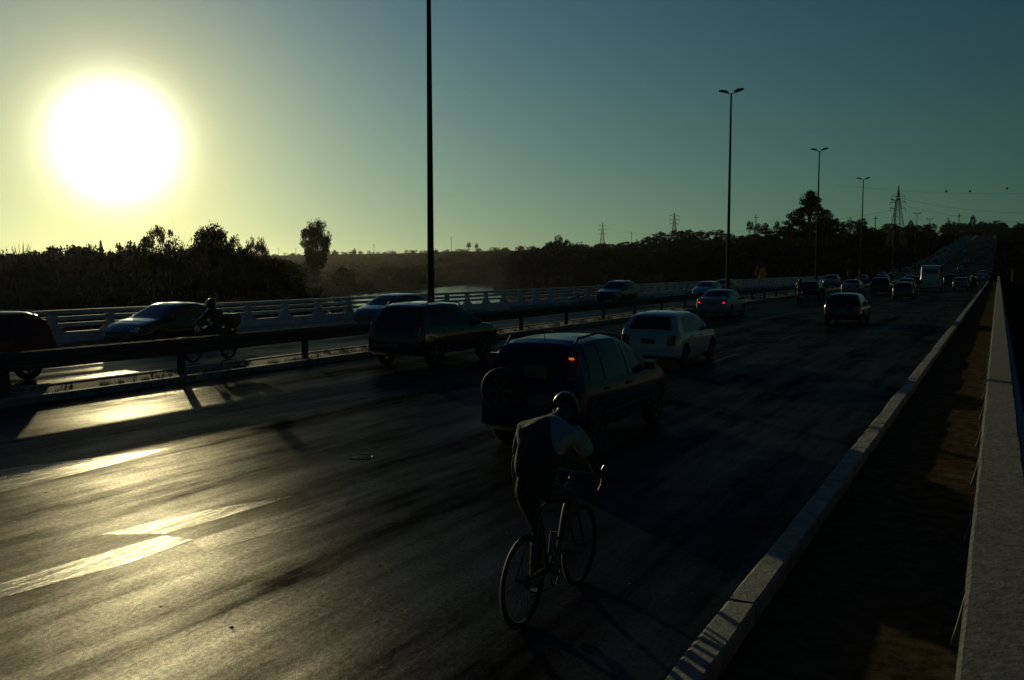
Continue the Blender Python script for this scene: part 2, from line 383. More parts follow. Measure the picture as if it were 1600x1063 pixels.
structure('road_marking', m3, M['paint_faded'], 'faded stripe right of the shining arrow')
paint(m2, 'worn white arrow and lane stripes shining on the near asphalt')
# manhole covers and patches
for (x, y, r, lb) in ((-7.63, 9.73, .15, 'small round cover set in the sunlit asphalt left of the crossover'),):
    o = MB().lathe([(-.01, r+.03), (.004, r+.03), (.004, r), (-.004, r-.01), (.002, r-.03), (.002, .001), (-.01, .001)], 'z', (x, y, .003), 40).build('manhole_cover', M['asphalt'], None, True); tag(o, lb, 'manhole')
# pebbles and litter on the asphalt
def pebbles():
    mb = MB()
    for i in range(260):
        x = random.uniform(-15.8, -1.9); y = random.uniform(2, 26)
        s = random.choice([.012, .015, .02, .03]) * random.uniform(.7, 1.3)
        s = min(s, .024)
        n = 5; a0 = random.random()*6
        v = [(x+s*math.cos(a0+2*PI*k/n)*random.uniform(.7, 1.2), y+s*math.sin(a0+2*PI*k/n)*random.uniform(.7, 1.2), 0) for k in range(n)] + [(x, y, s*.3)]
        mb.add(v, [(k, (k+1) % n, n) for k in range(n)])
    return mb
tag(pebbles().build('gravel', M['soil']), 'loose stones scattered on the asphalt', kind='stuff')

# ------------------------------------------------------------------ parapets
def parapet(name, label, xc, pitch_, y0, y1, side, top, zfloor=.20, cap_w=.30, foot=.17):
    """post-and-rail concrete parapet with flared post feet; side = +1 if the carriageway lies at +x"""
    root = thing(name, label, 'railing')
    mc = M['concrete'] if cap_w < .25 else M['parapet_foot']; hw = .075
    MB().box(xc-.11, xc+.11, y0, y1, zfloor-.26, zfloor+.30).build('base_wall', mc, root)
    n = int((y1-y0)/pitch_)
    for z0, z1, nm in ((zfloor+.46, zfloor+.59, 'rail'), (zfloor+.68, zfloor+.81, 'rail')):
        y = y0
        while y < y1-1:
            e = min(y+pitch_*5, y1); MB().box(xc-hw, xc+hw, y+.012, e-.012, z0, z1, bev=.012).build(nm, mc, root); y = e
    capm = M['rough_cap'] if cap_w > .25 else mc
    y = y0
    while y < y1-1:
        e = min(y+pitch_*5, y1)
        x0, x1 = xc-cap_w/2, xc+cap_w/2
        nn = 40 if cap_w > .25 and y < 60 else 4; rr = random.Random(int(y*10)); v = []; f = []
        for i in range(nn+1):
            yy = y+.004+(e-y-.008)*i/nn; j = (lambda: rr.uniform(-.0045, .0045)) if nn > 4 else (lambda: 0)
            v += [(x0+.01, yy, top-.13), (x0+j(), yy, top-.11), (x0+j(), yy, top-.015+j()), (x0+.018+j(), yy, top+j()*.6), (x1-.018+j(), yy, top+j()*.6), (x1+j(), yy, top-.015+j()), (x1+j(), yy, top-.11), (x1-.01, yy, top-.13)]
        for i in range(nn):
            for q in range(7): f.append((8*i+q, 8*i+q+1, 8*i+q+9, 8*i+q+8))
            f.append((8*i+7, 8*i, 8*i+8, 8*i+15))
        f += [tuple(range(7, -1, -1)), tuple(8*nn+q for q in range(8))]
        MB().add(v, f).build('top_rail', capm, root); y = e
    # post: slim above, feet flaring along and across
    prof = [(top-.135, .115, .085), (zfloor+.60, .12, .09), (zfloor+.46, .16, .10), (zfloor+.30, .40, .125), (zfloor+.12, .44, .11+foot*.75), (zfloor-.0, .46, .11+foot)]
    v = []; f = []
    for (z, hy, hx) in prof:
        xa, xb = (-hx, .112) if side < 0 else (-.112, hx)
        v += [(xa, -hy, z), (xb, -hy, z), (xb, hy, z), (xa, hy, z)]
    # across-flare feet are narrow buttresses
    for i in range(len(prof)-1):
        for q in range(4): f.append((4*i+q, 4*i+(q+1) % 4, 4*i+4+(q+1) % 4, 4*i+4+q))
    f += [(0, 1, 2, 3), tuple(4*(len(prof)-1)+q for q in (3, 2, 1, 0))]
    if foot > .1:      # replace the wide foot by a slim triangular buttress
        v = []; f = []
        prof = [(top-.135, .115, .085), (zfloor+.60, .12, .09), (zfloor+.46, .16, .10), (zfloor+.302, .40, .108)]
        for (z, hy, hx) in prof: v += [(-hx, -hy, z), (.10, -hy, z), (.10, hy, z), (-hx, hy, z)]
        for i in range(len(prof)-1):
            for q in range(4): f.append((4*i+q, 4*i+(q+1) % 4, 4*i+4+(q+1) % 4, 4*i+4+q))
        f += [(0, 1, 2, 3), tuple(4*(len(prof)-1)+q for q in (3, 2, 1, 0))]
    pm = MB().add(v, f)
    if foot > .1: pm.prism([(-.09, top-.135), (-.09, zfloor+.002), (-.11-foot, zfloor+.002), (-.11-foot*.75, zfloor+.14), (-.11-foot*.25, zfloor+.5)], -.05, .05, 'xz')
    me = pm.mesh('post', mc)
    for k in range(n):
        o = link('post', me, root); o.location = (xc, y0+(k+.5)*pitch_, 0)
    return root
parapet('far_railing', 'long white concrete railing with three rails beyond the oncoming lanes', RAIL_X, 2.16, B0, B1, 1, 1.22, cap_w=.20, foot=.03)
M['parapet_foot'] = mat('weathered parapet concrete', (.20, .205, .195), .85, vary=.3, vscale=6, bump=.03, bscale=30)
near = parapet('parapet', 'rough topped concrete parapet beside the walkway', .068, 2.4, -4.56, 170, -1, 1.22, cap_w=.285, foot=.14)

# ------------------------------------------------------------------ guard rail
gr = thing('guard_rail', 'dark steel guard rail on posts along the median', 'guard rail')
GX = -16.72
wprof = [(0, 0), (.02, .03), (.075, .075), (.075, .12), (.02, .165), (.02, .195), (.075, .24), (.075, .285), (.02, .33), (0, .36)]
th = .006
def wbeam(x, s):
    poly = [(x+s*a, .60+b) for a, b in wprof] + [(x+s*(a-th)-s*.004, .60+b) for a, b in reversed(wprof)]
    return MB().prism(poly, 0, 4.32, 'xz').mesh('beam', M['steel'])
beam_r, beam_l = wbeam(GX+.10, 1), wbeam(GX-.10, -1)
post_me = MB().box(-.065, .065, -.075, .075, -.1, .97, bev=.01).mesh('post', M['steel'])
blk_me = MB().box(-.098, .098, -.05, .05, .68, .90).mesh('spacer', M['steel'])
y = 10.4-4.25*9
while y < 172:
    o = link('post', post_me, gr); o.location = (GX, y, 0); o.rotation_euler = (0, random.uniform(-.02, .02), 0)
    for me in (beam_r, beam_l):
        b = link('beam', me, gr); b.location = (0, y-.04, 0)
    o = link('spacer', blk_me, gr); o.location = (GX, y, 0)
    y += 4.25
def blades(name, label, spots, hmin, hmax, m, r=.16, n=26):
    v = []; f = []
    for (x, y, z) in spots:
        sc_ = random.uniform(.6, 1.3)
        for k in range(n):
            a = random.random()*2*PI; rr = r*random.random()*sc_; bx, by = x+rr*math.cos(a), y+rr*math.sin(a)
            h = random.uniform(hmin, hmax)*sc_; w = .006; lean = random.uniform(.1, .6)*h; b = random.random()*2*PI
            o = len(v); v += [(bx-w*math.sin(b), by+w*math.cos(b), z), (bx+w*math.sin(b), by-w*math.cos(b), z), (bx+lean*math.cos(b), by+lean*math.sin(b), z+h)]
            f.append((o, o+1, o+2))
    me = bpy.data.meshes.new(name); me.from_pydata(v, [], f); me.materials.append(m)
    return tag(link(name, me), label, kind='stuff')
sp = []
for k in range(620):
    y = random.uniform(4, 110); sp.append((random.choice([random.gauss(-16.5, .12), random.uniform(-17.5, -16.4)]), y, .115))
for k in range(45): sp.append((-16.05+random.uniform(-.05, .03), random.uniform(5, 60), 0))
blades('grass', 'dry weeds growing along the median', sp, .04, .17, M['grass'])
sp = [(-1.33+random.uniform(0, .06), random.uniform(1.5, 40), .195) for k in range(200)]
blades('walkway_weeds', 'small weeds along the foot of the kerb', sp, .015, .05, M['grass'], .05, 10)

# ------------------------------------------------------------------ lamps
def make_lamp(H=14.8):
    root = thing('street_lamp', '', 'street lamp')
    MB().tube([(0, 0, 0), (0, 0, H*.5), (0, 0, H)], [.125, .095, .06], 14).build('pole', M['pole'], root, True)
    MB().box(-.22, .22, -.22, .22, 0, .03).build('base_plate', M['pole'], root)
    for s in (-1, 1):
        t = math.radians(14)
        MB().tube([(0, 0, H-.06), (s*.22, 0, H+.0)], .03, 8).build('arm', M['pole'], root, True)
        n = 9; v = []; f = []
        for i in range(n):
            q = i/(n-1); L_ = .2+.72*q; w = (.12+.08*math.sin(PI*min(1, q*1.1)**.8))*(1 if 0 < i < n-1 else .6); h = (.085+.07*math.sin(PI*q))
            for (a, b) in ((-w, 0), (w, 0), (w*.8, h), (0, h*1.25), (-w*.8, h)):
                v.append((s*(L_*math.cos(t)-b*math.sin(t)), a, H-.03+L_*math.sin(t)+b*math.cos(t)))
        for i in range(n-1):
            for k in range(5): f.append((5*i+k, 5*i+(k+1) % 5, 5*i+5+(k+1) % 5, 5*i+5+k))
        f += [tuple(range(5)), tuple(5*(n-1)+k for k in range(5))]
        hd = MB().add(v, f).build('lamp_head', M['lamp'], root, True)
    return root
lamp = make_lamp()
LAMPS = [(30.85, 'tallest twin headed street lamp post rising in front of the dark off-roader'), (64.7, 'second nearest twin headed street lamp behind the silver sedan'),
         (96.1, 'third twin headed street lamp before the big hill tree'), (127, 'fourth twin headed street lamp, left of the lattice pylon'),
         (166, 'fifth twin headed street lamp standing in front of the lattice pylon'), (210, 'sixth twin headed street lamp just right of the lattice pylon'),
         (248, 'small twin headed street lamp with only its top above the trees'), (-20, None)]
for i, (dep, lb) in enumerate(LAMPS):
    o = lamp if i == 0 else copy_tree(lamp)
    Y = (dep + (GX-.42)*math.sin(YAW))/math.cos(YAW)
    o.location = (GX-.42, Y, .12+road_z(Y)); o['label'] = lb or 'twin headed street lamp behind the photographer'; o['group'] = 'street lamps along the median'
# ------------------------------------------------------------------ vehicles
def interp(keys, s):
    if s <= keys[0][0]: return keys[0][1]
    for (a, b), (c, d) in zip(keys[:-1], keys[1:]):
        if s <= c: return b+(d-b)*(s-a)/(c-a)
    return keys[-1][1]
def wheel_mesh(r, w, spokes=5):
    ty = MB().lathe([(-w/2+.02, r*.62), (-w/2, r*.72), (-w/2+.012, r*.94), (-w/2+.04, r), (w/2-.04, r), (w/2-.012, r*.94), (w/2, r*.72), (w/2-.02, r*.62)], 'x', n=36).mesh('wheel', M['tyre'], True, 50)
    rm = MB(); ro = r*.64
    rm.lathe([(w/2-.035, ro-.02), (w/2-.012, ro), (w/2-.05, ro+.002), (-w/2+.03, ro+.002), (-w/2+.03, ro-.02)], 'x', n=32)
    rm.lathe([(w/2-.06, .0005), (w/2-.03, .0005), (w/2-.03, .05), (w/2-.06, .06)], 'x', n=14)
    for k in range(spokes):
        a = 2*PI*k/spokes; ca, sa = math.cos(a), math.sin(a); v = []
        for (rr, hw) in ((.03, .032), (ro*.55, .022), (ro-.005, .045)):
            for x in (w/2-.055, w/2-.026):
                for sg in (-1, 1): v.append((x, rr*ca-sg*hw*sa, rr*sa+sg*hw*ca))
        f = [(0, 1, 5, 4), (2, 3, 7, 6), (0, 2, 6, 4), (1, 3, 7, 5), (4, 5, 9, 8), (6, 7, 11, 10), (4, 6, 10, 8), (5, 7, 11, 9), (8, 9, 11, 10), (0, 1, 3, 2)]
        rm.add(v, f)
    rm.lathe([(-w/2+.06, .001), (w/2-.075, .001), (w/2-.075, r*.42), (-w/2+.06, r*.42)], 'x', n=20, mi=1)
    return ty, rm.mesh('rim', [M['rim'], M['trim']], True, 40)

def make_vehicle(P, paint_m, name='car'):
    L_, W_, H_ = P['L'], P['W'], P['H']; top = P['top']; belt0 = P['belt']; zb0 = P.get('zb', .22); hwid = W_/2; tum = P.get('tumble', .34)
    def ftop(s): return interp(top, s)
    def fw(s):
        e0 = max(0, 1-s/P.get('rr', .30)); e1 = max(0, 1-(L_-s)/P.get('fr', .55)); return hwid*(1-.13*e0**2-.20*e1**2)
    def fbelt(s): return min(interp(belt0, s), ftop(s)-.015)
    def fzb(s): return zb0+.10*max(0, 1-s/.25)**2+.06*max(0, 1-(L_-s)/.3)**2
    def ring(s):
        w, t, bl, z0 = fw(s), ftop(s), fbelt(s), fzb(s); t = max(t, z0+.06); bl = max(min(bl, t-.01), z0+.04)
        g = t-bl; wr = w*.955-tum*min(g, .55)*1.0; k = min(1, g/.4); hgt = bl-z0
        rnd = min(.07, .3*g+.02)
        xe = (w*.955*(1-k)+wr*k) if g < .4 else wr
        pts = [(0, z0), (w*.82, z0), (w*.95, z0+min(.04, .2*hgt)), (w*.99, z0+.22*hgt), (w, z0+.48*hgt), (w*.995, z0+.74*hgt), (w*.985, z0+.90*hgt), (w*.955, bl)]
        for q in (.25, .5, .75): pts.append((w*.955+(xe-w*.955)*(q+.06*math.sin(PI*q)*-1), bl+(g-rnd)*q))
        pts += [(xe+.0, t-rnd), (xe-.022*(.4+k), t-rnd*.45), (xe-.07*(.4+k), t-rnd*.12), (xe*.6, t+.012), (xe*.3, t+.02), (0, t+.022)]
        return pts
    ss = sorted(set([round(k[0], 4) for k in top] + [round(L_*i/56, 4) for i in range(57)] + [.015, .04, .08, .14, L_-.015, L_-.05, L_-.1]))
    ss = [s for i, s in enumerate(ss) if i == 0 or s-ss[i-1] > .008 or s == L_]
    v = []; rings = []
    for s in ss:
        pts = ring(s); y = s-L_/2; ids = []
        for (x, z) in pts: v.append((x, y, z)); ids.append(len(v)-1)
        for (x, z) in reversed(pts[1:-1]): v.append((-x, y, z)); ids.append(len(v)-1)
        rings.append(ids)
    f = []
    for a, b in zip(rings[:-1], rings[1:]):
        n = len(a)
        for k in range(n): f.append((a[k], a[(k+1) % n], b[(k+1) % n], b[k]))
    f.append(tuple(reversed(rings[0]))); f.append(tuple(rings[-1]))
    me = MB().add(v, f).mesh('body', [paint_m, M['under'], M['trim']])
    root = thing(name, '', 'car')
    body = link('body', me, root)
    R_ = P['wr']; axles = P['axles']
    cut = MB()
    for ay in axles:
        cut.lathe([(-1.2, .002), (-1.2, R_+.055), (-(hwid-.34), R_+.055), (-(hwid-.34), .002)], 'x', (0, ay-L_/2, R_), 28)
        cut.lathe([(1.2, .002), (1.2, R_+.055), ((hwid-.34), R_+.055), ((hwid-.34), .002)], 'x', (0, ay-L_/2, R_), 28)
    co = cut.build('cutter', M['under'])
    md = body.modifiers.new('b', 'BOOLEAN'); md.operation = 'DIFFERENCE'; md.object = co; md.solver = 'EXACT'
    bpy.context.view_layer.update()
    ev = body.evaluated_get(bpy.context.evaluated_depsgraph_get()); nm = bpy.data.meshes.new_from_object(ev)
    body.modifiers.clear(); body.data = nm; bpy.data.objects.remove(co)
    while len(nm.materials) < 3: nm.materials.append(M['trim'])
    nm.materials[0] = paint_m; nm.materials[1] = M['under']; nm.materials[2] = M['trim']
    mi = []; zt = P.get('cladding', 0)
    for p in nm.polygons:
        c = p.center; q = 0
        for ay in axles:
            if math.hypot(c.y-(ay-L_/2), c.z-R_) < R_+.05 and p.normal.y*(c.y-(ay-L_/2))+p.normal.z*(c.z-R_) <= .02 and abs(c.x) > .2 and (abs(p.normal.x) < .3 or abs(abs(c.x)-(hwid-.34)) < .02): q = 1
            if abs(math.hypot(c.y-(ay-L_/2), c.z-R_)-(R_+.055)) < .012 and abs(p.normal.x) < .3: q = 1
        if not q and (c.z < zb0+.07 or (zt and c.z < zt)): q = 2
        mi.append(q)
    nm.polygons.foreach_set('material_index', mi); nm.polygons.foreach_set('use_smooth', [True]*len(mi)); nm.set_sharp_from_angle(angle=math.radians(32)); nm.update()
    def side_x(s, z):
        pts = ring(s)[2:13]
        for (xa, za), (xb, zb) in zip(pts[:-1], pts[1:]):
            if za <= z <= zb and zb > za: return xa+(xb-xa)*(z-za)/(zb-za)
        return pts[-1][0] if z > pts[-1][1] else pts[0][0]
    def top_z(s, x):
        pts = list(reversed(ring(s)[11:]))
        for (xa, za), (xb, zb) in zip(pts[:-1], pts[1:]):
            if xa <= x <= xb and xb > xa: return za+(zb-za)*(x-xa)/(xb-xa)
        return pts[-1][1]
    def grid(nu, nv, fn):
        v = [fn(i/nu, j/nv) for j in range(nv+1) for i in range(nu+1)]
        return v, [(j*(nu+1)+i, j*(nu+1)+i+1, (j+1)*(nu+1)+i+1, (j+1)*(nu+1)+i) for j in range(nv) for i in range(nu)]
    def put(name, fn, m, nu=12, nv=6, parent=None):
        v, f = grid(nu, nv, fn); mb = MB().add(v, f); return mb.build(name, m, parent or root, True, 60)
    # side windows
    for sx in (1, -1):
        for (sa, sb, rake_a, rake_b) in P['panes']:
            def fn(u, q, sa=sa, sb=sb, ra=rake_a, rb=rake_b, sx=sx):
                s0 = sa+ra*q; s1 = sb+rb*q; s = s0+(s1-s0)*u
                zl = interp(belt0, s)+.025; zh = max(ftop(s)-.085, zl+.003)
                z = zl+(zh-zl)*q
                return (sx*(side_x(s, z)+.007), s-L_/2, z)
            put('side_window', fn, M['glass'])
    def band(sa, sb, wa, wb, name, m, off=.008):
        def fn(u, q):
            s = sa+(sb-sa)*q; hw = wa+(wb-wa)*q; x = (u*2-1)*hw
            return (x, s-L_/2+(-.006 if sa < L_/2 else .006), top_z(s, abs(x))+off)
        return put(name, fn, m, 14, 8)
    band(*P['rear_glass'], 'rear_window', M['glass'])
    band(*P['windshield'], 'windscreen', M['glass'])
    # faces at the tail and nose
    def tail_y(x, z, end):
        n = 60; best = None
        for i in range(n+1):
            s = .9*i/n if end < 0 else L_-.9*i/n
            if ftop(s) >= z-.001 and fw(s)*.99 >= abs(x): best = s; break
        if best is None: best = .5 if end < 0 else L_-.5
        return best-L_/2
    def face_patch(name, x0, x1, z0, z1, m, end=-1, off=.014, n=8):
        def fn(u, q):
            x = x0+(x1-x0)*u; z = z0+(z1-z0)*q; return (x, tail_y(x, z, end)+end*off, z)
        v, f = grid(n, n, fn); mb = MB().add(v, f)
        if True:
            k = len(v); back = [(a, b-end*.05, c) for a, b, c in v]; mb.v += back
            e = []; nu = n+1
            edge = [i for i in range(nu)] + [i*nu+n for i in range(1, nu)] + [n*nu+i for i in reversed(range(n))] + [i*nu for i in reversed(range(1, n))]
            for a, b in zip(edge, edge[1:]+edge[:1]): mb.f.append((a, b, b+k, a+k)); mb.mi.append(0)
        return mb.build(name, m, root, True, 40)
    tl = P['tail']
    for sx in (1, -1): face_patch('tail_light', sx*tl[0], sx*tl[1], tl[2], tl[3], M['red_lit'] if P.get('lit') else M['red_lens'])
    for sx in (1, -1): face_patch('brake_light', sx*(tl[0]+tl[1])/2-.055, sx*(tl[0]+tl[1])/2+.055, (tl[2]+tl[3])/2-.045, (tl[2]+tl[3])/2+.03, M['red_lens'], off=.02, n=3)
    hl = P['head']
    for sx in (1, -1): face_patch('headlight', sx*hl[0], sx*hl[1], hl[2], hl[3], M['clear_lens'], 1)
    face_patch('grille', -.32, .32, hl[2]-.12, hl[3]-.10, M['trim'], 1, .010)
    pz = P['plate']; px_ = P.get('plate_x', 0)
    yy = tail_y(px_, pz, -1)-.02
    MB().box(px_-.20, px_+.20, yy-.012, yy+.008, pz-.065, pz+.065, bev=.004).build('number_plate', M['plate'], root)
    yy = tail_y(0, .42, 1)+.012
    MB().box(-.20, .20, yy-.008, yy+.012, .36, .49, bev=.004).build('number_plate', M['plate'], root)
    zc = P.get('bumper_z', .42)
    face_patch('bumper', -hwid*.80, hwid*.80, zb0+.12, zc+.05, P.get('bumper_m') or paint_m, -1, .03, 14)
    face_patch('bumper', -hwid*.72, hwid*.72, zb0+.12, .34, M['trim'], 1, .03, 14)
    # mirrors, handles, aerial
    ms = P['mirror']
    for sx in (1, -1):
        zc = interp(belt0, ms)+.08; xb = side_x(ms, zc-.03)
        mb = MB().box(sx*(xb+.02), sx*(xb+.19), ms-L_/2-.04, ms-L_/2+.05, zc-.055, zc+.065, bev=.02)
        mb.box(sx*(xb-.03), sx*(xb+.05), ms-L_/2-.01, ms-L_/2+.03, zc-.05, zc-.02); mb.build('mirror', P.get('mirror_m') or M['trim'], root, True)
        for hs in P['handles']:
            z = interp(belt0, hs)-.10; xb = side_x(hs, z)
            MB().box(sx*(xb+.002), sx*(xb+.03), hs-L_/2-.08, hs-L_/2+.08, z-.014, z+.014, bev=.006).build('door_handle', M['trim'], root)
    if P.get('aerial'): 
        s = P['aerial']; MB().tube([(0, s-L_/2, ftop(s)+.01), (0, s-L_/2-.05, ftop(s)+.12)], .006, 6).build('aerial', M['trim'], root)
    if P.get('rails'):
        a, b = P['rails']
        for sx in (1, -1):
            pts = [(sx*(ring(s)[12][0]-.02), s-L_/2, ftop(s)+o) for s, o in ((a, -.02), (a+.12, .05), ((a+b)/2, .055), (b-.15, .05), (b, -.02))]
            MB().tube(pts, .018, 8).build('roof_rail', P.get('rail_m') or M['trim'], root, True)
    if P.get('strips'):
        for sx in (1, -1):
            a, b, z0, z1 = P['strips']
            def fn(u, q, sx=sx):
                s = a+(b-a)*u; z = z0+(z1-z0)*q; return (sx*(side_x(s, z)+.012), s-L_/2, z)
            put('side_trim', fn, M['trim'] if not P.get('strip_m') else P['strip_m'], 16, 2)
    wt = .19
    ty, rm = wheel_mesh(R_, wt, P.get('spokes', 5))
    for ay in axles:
        for sx in (1, -1):
            w = link('wheel', ty, root); w.location = (sx*(hwid-wt/2-.015), ay-L_/2, R_); w.rotation_euler = (random.random()*6, 0, 0 if sx > 0 else PI)
            link('rim', rm, w)
    root['half'] = L_/2
    return root
HATCH = dict(L=3.85, W=1.65, H=1.42, wr=.30, axles=(.68, 3.12), belt=[(0, .90), (1.5, .88), (3.0, .86)],
    top=[(0, .40), (.01, .56), (.03, .72), (.07, .86), (.12, .93), (.26, 1.14), (.40, 1.30), (.50, 1.36), (.75, 1.405), (1.3, 1.42), (1.85, 1.405), (2.15, 1.35), (2.45, 1.20), (2.75, 1.02), (2.95, .93), (3.2, .88), (3.5, .80), (3.7, .68), (3.8, .56), (3.85, .40)],
    panes=[(.62, 1.12, .16, -.02), (1.20, 1.95, -.02, -.02), (2.02, 2.85, -.02, -.42)], rear_glass=(.15, .41, .58, .47), windshield=(2.88, 2.22, .66, .50),
    tail=(.52, .76, .60, .86), head=(.40, .72, .56, .68), plate=.70, bumper_z=.46, mirror=2.55, handles=(1.95, 1.1), aerial=.75)
CROSS = dict(HATCH, L=3.95, W=1.62, H=1.62, zb=.27, wr=.33, axles=(.76, 3.28), belt=[(0, .98), (1.5, .96), (3.1, .95)], bumper_z=.50, rr=.34,
    top=[(0, .46), (.01, .62), (.03, .80), (.06, .95), (.10, 1.02), (.20, 1.26), (.30, 1.44), (.38, 1.51), (.6, 1.56), (1.2, 1.585), (1.8, 1.565), (2.2, 1.49), (2.5, 1.34), (2.85, 1.14), (3.05, 1.03), (3.3, .98), (3.65, .88), (3.82, .74), (3.9, .6), (3.95, .44)],
    panes=[(.50, .98, .12, -.02), (1.06, 1.90, -.02, -.02), (1.98, 2.95, -.02, -.50)], rear_glass=(.115, .30, .56, .50), windshield=(2.98, 2.25, .68, .52),
    tail=(.58, .71, 1.06, 1.38), head=(.42, .76, .64, .80), plate=.78, plate_x=.22, mirror=2.65, handles=(1.9, 1.05), aerial=.62, rails=(.45, 2.2), cladding=.44, spokes=6, strips=(.95, 3.0, .50, .56))
SUVP = dict(HATCH, L=4.25, W=1.76, H=1.68, zb=.33, wr=.36, axles=(.78, 3.32), belt=[(0, 1.08), (1.5, 1.04), (3.2, 1.01)], bumper_z=.58, rr=.26,
    top=[(0, .52), (.01, .74), (.04, .92), (.08, 1.05), (.14, 1.12), (.30, 1.38), (.42, 1.54), (.52, 1.61), (.8, 1.66), (1.5, 1.675), (2.1, 1.64), (2.35, 1.57), (2.7, 1.36), (3.05, 1.13), (3.2, 1.07), (3.6, 1.01), (3.95, .93), (4.15, .8), (4.22, .66), (4.25, .5)],
    panes=[(.60, 1.15, .14, -.02), (1.22, 2.02, -.02, -.02), (2.10, 3.02, -.02, -.44)], rear_glass=(.17, .42, .60, .50), windshield=(3.10, 2.42, .70, .54),
    tail=(.62, .80, .84, 1.10), head=(.46, .78, .72, .90), plate=.62, mirror=2.78, handles=(2.0, 1.15), aerial=.8, rails=(.6, 2.4), cladding=.52)
SEDAN = dict(HATCH, L=4.35, W=1.70, H=1.43, wr=.31, axles=(.88, 3.42), belt=[(0, .92), (1.5, .90), (3.3, .88)], bumper_z=.48,
    top=[(0, .42), (.01, .62), (.04, .84), (.10, .96), (.25, 1.00), (.70, 1.02), (.85, 1.06), (1.1, 1.22), (1.35, 1.35), (1.6, 1.41), (2.0, 1.43), (2.4, 1.41), (2.6, 1.36), (2.9, 1.20), (3.2, 1.02), (3.35, .95), (3.7, .89), (4.0, .80), (4.2, .68), (4.32, .56), (4.35, .42)],
    panes=[(1.22, 1.92, .28, -.02), (1.99, 2.45, -.02, -.02), (2.52, 3.22, -.02, -.36)], rear_glass=(.90, 1.36, .62, .50), windshield=(3.28, 2.68, .66, .52),
    tail=(.50, .79, .70, .90), head=(.42, .76, .58, .72), plate=.72, mirror=2.98, handles=(2.4, 1.6), aerial=1.7)
VAN = dict(HATCH, L=6.4, W=2.1, H=2.85, zb=.32, wr=.38, axles=(1.6, 5.2), belt=[(0, 1.55), (6.4, 1.45)], bumper_z=.6, tumble=.10, rr=.35,
    top=[(0, .55), (.01, 1.2), (.03, 1.9), (.06, 2.4), (.12, 2.70), (.25, 2.80), (1, 2.85), (5, 2.85), (5.6, 2.75), (5.95, 2.4), (6.15, 1.9), (6.3, 1.5), (6.37, 1.0), (6.4, .5)],
    panes=[(.6, 1.9, 0, 0), (2.0, 3.4, 0, 0), (3.5, 4.8, 0, 0), (4.9, 5.9, 0, -.15)], rear_glass=(.031, .0601, .75, .70), windshield=(6.14, 5.75, .95, .90),
    tail=(.80, .98, .85, 1.25), head=(.6, .9, .75, 1.0), plate=.8, mirror=5.9, handles=(), aerial=None)
proto = {}
proto['hatch'] = make_vehicle(HATCH, M['white'])
proto['cross'] = make_vehicle(CROSS, M['navy'])
proto['suv'] = make_vehicle(SUVP, M['black'])
proto['sedan'] = make_vehicle(SEDAN, M['silver'])
proto['van'] = make_vehicle(VAN, M['white'], 'minibus'); proto['van']['category'] = 'minibus'
# the crossover carries its spare wheel on the tailgate
cr = proto['cross']; half = 3.95/2
ty, rm = wheel_mesh(.315, .20, 6)
sw = link('spare_wheel', ty, cr); sw.location = (-.30, -half-.10, .90); sw.rotation_euler = (0, 0, -PI/2); link('rim', rm, sw)
MB().tube([(-.30, -half+.0, .90), (-.30, -half-.05, .90)], .12, 12).build('wheel_bracket', M['trim'], cr)
for sx in (1, -1):
    MB().box(sx*.60-.04, sx*.60+.04, -half+.215, -half+.235, 1.335, 1.365, bev=.008).build('sun_glint', M['orange_glint'], cr) if sx > 0 else None  # small glowing box imitates the sun glint through the right tail lamp
MB().box(-.05, .30, -half+.06, -half+.075, 1.07, 1.25).build('paper_notice', M['paper'] if 'paper' in M else mat('cardboard', (.16, .12, .07), .9), cr)
bpy.data.objects.remove(bpy.data.objects['paper_notice']) if False else None

def place(kind, x, y_rear, label, paint_=None, oncoming=False, lit=False, name='car', group=None, z=None, cat='car', rz=0, used=set()):
    pr0 = proto[kind]
    if kind in used: o = copy_tree(pr0)
    else: o = pr0; used.add(kind)
    h = pr0['half']; yc = y_rear+h
    slope = math.atan((road_z(yc+2)-road_z(yc-2))/4)
    o.location = (x, yc, road_z(yc) if z is None else z); o.rotation_euler = (slope if not oncoming else -slope, 0, (PI if oncoming else 0)+rz)
    o.name = name; o['label'] = label; o['category'] = cat
    if group: o['group'] = group
    jobs.append((o, paint_, lit, kind))
    return o
jobs = []
PM = {'hatch': 'white', 'cross': 'navy', 'suv': 'black', 'sedan': 'silver', 'van': 'white'}
R1 = 'cars driving away on the bridge'; R2 = 'oncoming cars beyond the guard rail'; R3 = 'tiny cars on the hill road'
# near carriageway
place('cross', -5.72, 10.95, 'dark blue crossover with a spare wheel on its tailgate, ahead of the cyclist', None, group=R1)
place('hatch', -7.95, 22.1, 'white three box hatchback driving ahead of the dark blue crossover'.replace('three box ', ''), None, group=R1)
place('suv', -13.65, 18.75, 'black off-roader at the median kerb in front of the tallest lamp post', None, group=R1)
place('sedan', -13.1, 46.0, 'silver sedan with two red brake lights glowing', None, group=R1, lit=True)
place('hatch', -6.2, 43.0, 'dark hatchback alone in the middle lane beyond the white hatchback', 'black', group=R1)
place('hatch', -6.9, 80.5, 'dark small car behind the white minibus', 'grey', group=R1)
place('hatch', -8.9, 108, 'grey car partly hidden just left of the white minibus', 'grey', group=R1)
place('suv', -9.9, 92, 'dark tall car left of the pair behind the minibus', 'green', group=R1)
place('sedan', -12.6, 92, 'pale roofed sedan between the dark cars near the fourth lamp post', 'silver', group=R1)
place('hatch', -14.3, 80, 'dark car hugging the median kerb right of the red motorcycle', 'dullblack', group=R1)
place('suv', -13.2, 124, 'small dark car far down the lane next to the median', 'black', group=R1)
place('hatch', -10.2, 138, 'small dark car far down the second lane', 'grey', group=R1)
